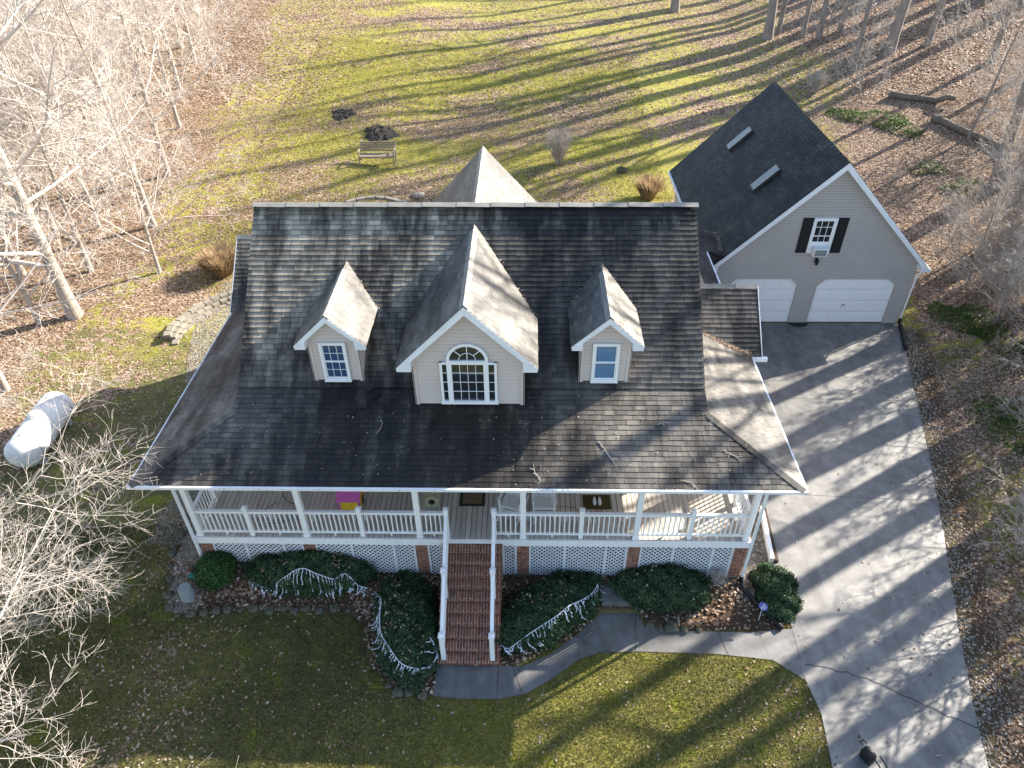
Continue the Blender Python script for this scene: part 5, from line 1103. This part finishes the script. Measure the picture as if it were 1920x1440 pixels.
for k in range(260):
    y = rb_.uniform(-8, 18.5); x = rb_.uniform(15.0, 25.5) if y < 12 else rb_.uniform(19.0, 24)
    if x < float(redge(min(y, 12.9)))+(2.6 if y > 0 else 1.9)+max(0, (y-2)*.10) or nb > 100: continue
    nb += 1; tree(rb_.choice(('brush_a', 'brush_b')), x, y, 'leafless grey brown brush on the leafy bank right of the driveway and garage', rb_.uniform(.55, .8) if x < 19 and y > 0 else rb_.uniform(.75, 1.35), rb_.uniform(0, 6.28), name='brush', group='brush on the right bank')
for k in range(8):
    x = rb_.uniform(19, 34); y = rb_.uniform(26, 48)
    if x < 19+(y-26)*.1: continue
    tree(rb_.choice(('brush_a', 'brush_b')), x, y, 'leafless understory sapling among the trees of the right wood', rb_.uniform(.8, 1.5), rb_.uniform(0, 6.28), name='understory_sapling', group='understory saplings of the right wood')
# trees standing outside the frame, whose shadows fall across the lawn, drive and roof
def along_sun(c, t_): return (-.522*c+.853*t_, .853*c+.522*t_)
OFFT = [(-9.6, 25), (-8.0, 27.5), (-6.3, 24.5), (-4.9, 28), (-3.4, 26), (-1.9, 29), (-.3, 27), (1.4, 30), (3.1, 28.5), (-11.5, 26), (-7.1, 33),
        (19.2, 64), (21.5, 60), (24, 62), (26.2, 60), (28.6, 58), (31, 63), (33.5, 66), (36, 64), (38.7, 70), (41.5, 68), (44.5, 74), (48, 72), (30, 72), (35, 76), (22.5, 62), (52, 78)]
for k, (c, t_) in enumerate(OFFT):
    x, y = along_sun(c, t_); tree('pole' if k % 5 else 'shade', x, y, 'bare grey tree standing beyond the edge of the photo', (1.0 if t_ < 40 else 1.35)+.15*((k*37) % 10)/10, k*1.3, group='bare trees beyond the photo edge')

# ------------------------------------------------------------------ leaf litter, lawn blades, gravel (too many to count)
def scatter(name, n, box, dens, size, mt, tilt=.35, zoff=.01, aspect=.6, seed=0, hf=None, attr=None, fold=.25):
    rs = np.random.RandomState(seed); x0, x1, y0, y1 = box; X_ = rs.uniform(x0, x1, n); Y_ = rs.uniform(y0, y1, n)
    k = rs.uniform(0, 1, n) < dens(X_, Y_); X_, Y_ = X_[k], Y_[k]; n = len(X_); Z_ = (hf or hz)(X_, Y_)+zoff
    N = rs.normal(0, tilt, (n, 3)); N[:, 2] = 1; N /= np.linalg.norm(N, axis=1)[:, None]; T_ = np.cross(N, rs.normal(0, 1, (n, 3))); T_ /= np.linalg.norm(T_, axis=1)[:, None]; B_ = np.cross(N, T_)
    s = rs.uniform(size[0], size[1], n)[:, None]; P = np.stack([X_, Y_, Z_], 1)
    V = np.stack([P-T_*s, P-B_*s*aspect+N*s*fold*rs.uniform(-1, 1, (n, 1)), P+T_*s+N*s*fold*.5, P+B_*s*aspect+N*s*fold*rs.uniform(0, 1, (n, 1))], 1).reshape(-1, 3)
    return V
def outside_solid(x, y):
    return ~((np.abs(x) < 7.2) & (y > 0) & (y < 9.2)) & ~((x > 8.8) & (x < 16.7) & (y > 12.95) & (y < 22.2))
def onpave(x, y): return inpoly(x, y, DRIVE) | inpoly(x, y, WALK)
parts = []
def ld(x, y): return leafdens(x, y)**1.2*outside_solid(x, y)*~onpave(x, y)*~inpoly(x, y, [(-8.6, 6), (-8.2, 6), (-8.2, 14), (-12, 14)])
parts.append(scatter('a', 520000, (-24, 34, -9, 34), lambda x, y: ld(x, y), (.018, .052), 'leaf', seed=1, zoff=.02))
parts.append(scatter('b', 240000, (-46, 48, 34, 72), lambda x, y: ld(x, y), (.05, .10), 'leaf', seed=2, zoff=.02))
parts.append(scatter('c', 40000, (-46, -24, 0, 36), lambda x, y: ld(x, y), (.05, .09), 'leaf', seed=3, zoff=.02))
# beds, drive, hedges and roof
parts.append(scatter('d', 30000, (-8.3, 8.4, -3.4, 1.2), lambda x, y: (inpoly(x, y, BED) & ~onpave(x, y) & (y < -.03))*(.5+.35*fbm(x, y, 1.5, 6)), (.03, .065), 'leaf', seed=4, zoff=.03))
parts.append(scatter('e', 16000, (8, 17, -8, 13), lambda x, y: inpoly(x, y, DRIVE)*(.012+.05*ss(.4, .0, np.abs(x-8.4))+.035*ss(.9, 0, np.abs(x-(16.6-(13-y)*.33)))), (.025, .06), 'leaf', seed=5, zoff=.035, hf=lambda x, y: x*0))
for S_, bx, dn, sd in ((S2, (-5.8, -3, -.7, .3), .6, 6), (S3, (-2.3, -.9, -2.8, -.2), .5, 7), (S4, (.8, 3.2, -2, .1), .35, 8), (S5, (4.1, 6.1, -.9, .2), .15, 9)):
    parts.append(scatter('h', 420, bx, lambda x, y: (fbm(x, y, 2.2, 2) > -.1)*dn, (.03, .06), 'leaf', seed=sd, hf=lambda x, y, S_=S_: np.array([S_(a, b_) for a, b_ in zip(x, y)]), zoff=.03))
V = np.concatenate(parts); o = np_mesh('leaf_litter', V, np.arange(len(V)).reshape(-1, 4), ['leaf']); tag(o, 'fallen brown leaves scattered over lawn, beds and driveway', kind='stuff')
# leaves caught in roof valleys and the gutter
rs = np.random.RandomState(12); P = []
def along(p, q_, n, w_, up=.02):
    p = np.array(p); q_ = np.array(q_); t_ = rs.uniform(0, 1, n)[:, None]; P.append(p+(q_-p)*t_+rs.normal(0, w_, (n, 3))*np.array([1, 1, .15])+np.array([0, 0, up]))
along((6.4, 5.12, 4.86), (7.85, 4.58, 4.42), 420, .045); along((7.0, 4.85, 4.66), (7.85, 4.58, 4.42), 260, .06)
for xc, hw, ze, zp, yf in ((.02, 1.67, 6.42, 8.12, 0), (-3.32, .88, 6.6, 7.44, 0), (3.36, .87, 6.6, 7.42, 0)):
    for s in (-1, 1):
        ya = KY+(ze-KZ)/MS; yb = KY+(zp-KZ)/MS; along((xc+s*hw, ya, ze), (xc+s*hw*.35, ya+(yb-ya)*.65, ze+(zp-ze)*.65), int(60*hw), .035, .03)
along((8.9, 12.9, 3.3), (9.05, 14.1, 3.3), 260, .06, .05); along((8.3, 14.1, 3.6), (9.0, 14.2, 3.4), 80, .04, .05)
along((-7.5, EY-.05, EZ-.01), (7.7, EY-.05, EZ-.01), 260, .02, 0); along((0.6, EY-.05, EZ), (3.6, EY-.05, EZ), 200, .02, 0); along((4.6, EY+.02, EZ+.01), (7.2, EY+.02, EZ+.01), 120, .04, 0)
t_ = rs.uniform(-7, 7.4, 420); u_ = rs.uniform(.05, 2.5, 420)**1.; k = (np.abs(t_) < EX-u_-.1); t_, u_ = t_[k], u_[k]; P.append(np.stack([t_, EY+u_, EZ+u_*PS+.035], 1))
P = np.concatenate(P); n = len(P); N = rs.normal(0, .4, (n, 3)); N[:, 2] = 1; N /= np.linalg.norm(N, axis=1)[:, None]; T_ = np.cross(N, rs.normal(0, 1, (n, 3))); T_ /= np.linalg.norm(T_, axis=1)[:, None]; B_ = np.cross(N, T_); s = rs.uniform(.012, .032, n)[:, None]
V = np.stack([P-T_*s, P-B_*s*.6, P+T_*s, P+B_*s*.6], 1).reshape(-1, 3); o = np_mesh('roof_leaves', V, np.arange(4*n).reshape(n, 4), ['leaf']); tag(o, 'dead leaves and specks caught on the roof and in its valleys', kind='stuff')
# fallen twigs on the porch roof
def rz_(x, y): return EZ+(y-EY)*PS+.03 if y < KY else KZ+(y-KY)*MS+.03
for k, (x, y, L_, a, lb) in enumerate([(3.15, .55, .75, -.8, 'forked broken branch lying right of centre on the porch roof'), (5.0, -.42, .5, .2, 'small twig by the gutter on the right of the porch roof'), (-2.2, .75, .5, .9, 'pale curved twig left of centre on the porch roof'), (1.75, -.45, .45, 1.7, 'thin twig hanging over the gutter above the rocking chairs'), (4.6, 1.0, .4, .6, 'small twig on the porch roof below the right dormer'), (6.1, .35, .5, -.5, 'short twig near the right hip of the porch roof')]):
    rs_ = random.Random(k+3); b = MB(); p = Vector((x, y, rz_(x, y))); pts = [p]; a_ = a
    for j in range(6): a_ += rs_.uniform(-.4, .4); q_ = p+Vector((math.cos(a_), math.sin(a_), 0))*L_/6; q_.z = rz_(q_.x, q_.y); pts.append(q_); p = q_
    b.tube(pts, [.013 if k == 0 else .007]*5+[.005, .003], 5)
    for j in (2, 4): d_ = a_+rs_.choice((-1, 1))*1.0; q_ = pts[j]+Vector((math.cos(d_), math.sin(d_), 0))*L_*.25; q_.z = rz_(q_.x, q_.y)+.02; b.tube([pts[j], q_], [.007, .004], 4)
    b.build('fallen_twig', 'twig2', None, loc=tuple(pts[0]), label=lb, cat='twig', group='twigs fallen on the porch roof')
# slipped shingle pieces
for k, (x, y) in enumerate([(-2.55, 1.95), (-2.35, 1.78), (-2.2, 1.6), (-2.05, 1.42), (-2.65, 1.45), (-2.85, 1.3)]):
    b = MB(); z = rz_(x, y)-.005; a = .5+k*.7; ux = Vector((math.cos(a), math.sin(a)*.95, math.sin(a)*PS)); uy = Vector((-math.sin(a), math.cos(a)*.95, math.cos(a)*PS)); c = Vector((x, y, z+.02)); b.prism([c-ux*.1-uy*.07, c+ux*.1-uy*.07, c+ux*.1+uy*.07, c-ux*.1+uy*.07], (0, 0, .008))
    b.build('loose_shingle', 'shingle_dark' if k % 2 else 'shingle', None, loc=(x, y, z), label=['topmost', 'second from the top', 'third from the top', 'lowest right', 'upper left', 'lowest left'][k]+' loose shingle piece between the left and middle dormers', cat='shingle', group='loose shingle pieces on the roof')
# lawn blades
def gd(x, y): return (1-leafdens(x, y)*.7)*(~inpoly(x, y, BED))*~onpave(x, y)*outside_solid(x, y)*(x < 16)*(x > -14)*~((x > 11) & (y < 13))
rs = np.random.RandomState(20); Vs = []; tn = []
for n, bx, h in ((420000, (-12, 9, -6.2, 1.2), (.02, .05)), (170000, (-14, 9, 14, 46), (.04, .09))):
    X_ = rs.uniform(bx[0], bx[1], n); Y_ = rs.uniform(bx[2], bx[3], n); k = rs.uniform(0, 1, n) < gd(X_, Y_); X_, Y_ = X_[k], Y_[k]; n = len(X_); P = np.stack([X_, Y_, hz(X_, Y_)], 1)
    a = rs.uniform(0, 6.283, n); w_ = rs.uniform(.5, 1.2, n)*h[0]*.6; D = np.stack([np.cos(a)*w_, np.sin(a)*w_, 0*a], 1); T_ = np.stack([rs.normal(0, h[0], n), rs.normal(0, h[0], n), rs.uniform(h[0], h[1], n)], 1)
    Vs.append(np.stack([P-D, P+D, P+T_], 1).reshape(-1, 3)); tt = np.where(Y_ > 11, .9, (.08+.52*ss(-3, 3.5, X_+.6*fbm(X_, Y_, .8, 6))))+.5*fbm(X_, Y_, .6, 9)*.5+rs.normal(0, .2, n); tn.append(np.repeat(np.clip(tt, 0, 1), 3))  # blade tone follows the ground, sunlit lawn painted yellower and lighter
V = np.concatenate(Vs); o = np_mesh('lawn_grass', V, np.arange(len(V)).reshape(-1, 3), ['grass']); at_ = o.data.attributes.new('tone', 'FLOAT', 'POINT'); at_.data.foreach_set('value', np.concatenate(tn).astype(np.float32)); tag(o, 'short winter lawn grass', kind='stuff')
# gravel: strip beside the drive, bed by the right pier, left corner and left path
def pebbles(n, bx, dens, size, seed, zoff=.0):
    rs = np.random.RandomState(seed); X_ = rs.uniform(bx[0], bx[1], n); Y_ = rs.uniform(bx[2], bx[3], n); k = rs.uniform(0, 1, n) < dens(X_, Y_); X_, Y_ = X_[k], Y_[k]; n = len(X_)
    P = np.stack([X_, Y_, hz(X_, Y_)+zoff], 1); s = rs.uniform(*size, n)[:, None, None]; O = np.array([[1, 0, 0], [0, 1, 0], [-1, 0, 0], [0, -1, 0], [0, 0, .8]])[None]+rs.normal(0, .22, (n, 5, 3)); V = (P[:, None]+O*s).reshape(-1, 3)
    F = (np.arange(n)[:, None, None]*5+np.array([[0, 1, 4], [1, 2, 4], [2, 3, 4], [3, 0, 4]])[None]).reshape(-1, 3); return V, F
V1, F1 = pebbles(60000, (11, 18.5, -9, 12.8), lambda x, y: ((x-redge(y) > -.12) & (x-redge(y) < .62+.25*np.sin(y*1.3)))*(.75-.5*(x-redge(y))), (.018, .04), 1, -.0)
V2, F2 = pebbles(9000, (7.25, 8.55, -.6, 4.2), lambda x, y: (x < 8.5)*1.-.15, (.015, .035), 2)
V3, F3 = pebbles(6000, (-8.1, -6.95, -1.4, 1.2), lambda x, y: ((x > -8.05+np.clip(-y, 0, 2)*.1) & (x < -7.1-.2*(y > -.3)))*.9, (.014, .03), 3)
V4, F4 = pebbles(50000, (-11.8, -7.6, .5, 15.0), lambda x, y: (np.abs(x-(-8.6-.25*np.clip(y-4, 0, 9))-.3*np.sin(y*.5)) < .55+.05*y)*.8, (.018, .035), 4)
for nm, V, F, lb in (('gravel', V1, F1, 'grey gravel strip along the right edge of the driveway'), ('gravel', V2, F2, 'pale gravel between the porch corner and driveway'), ('gravel', V3, F3, 'pale gravel at the left corner of the flower bed'), ('gravel', V4, F4, 'grey gravel path along the left side of the house')):
    o = np_mesh(nm, V, F, ['gravel']); tag(o, lb, kind='stuff')
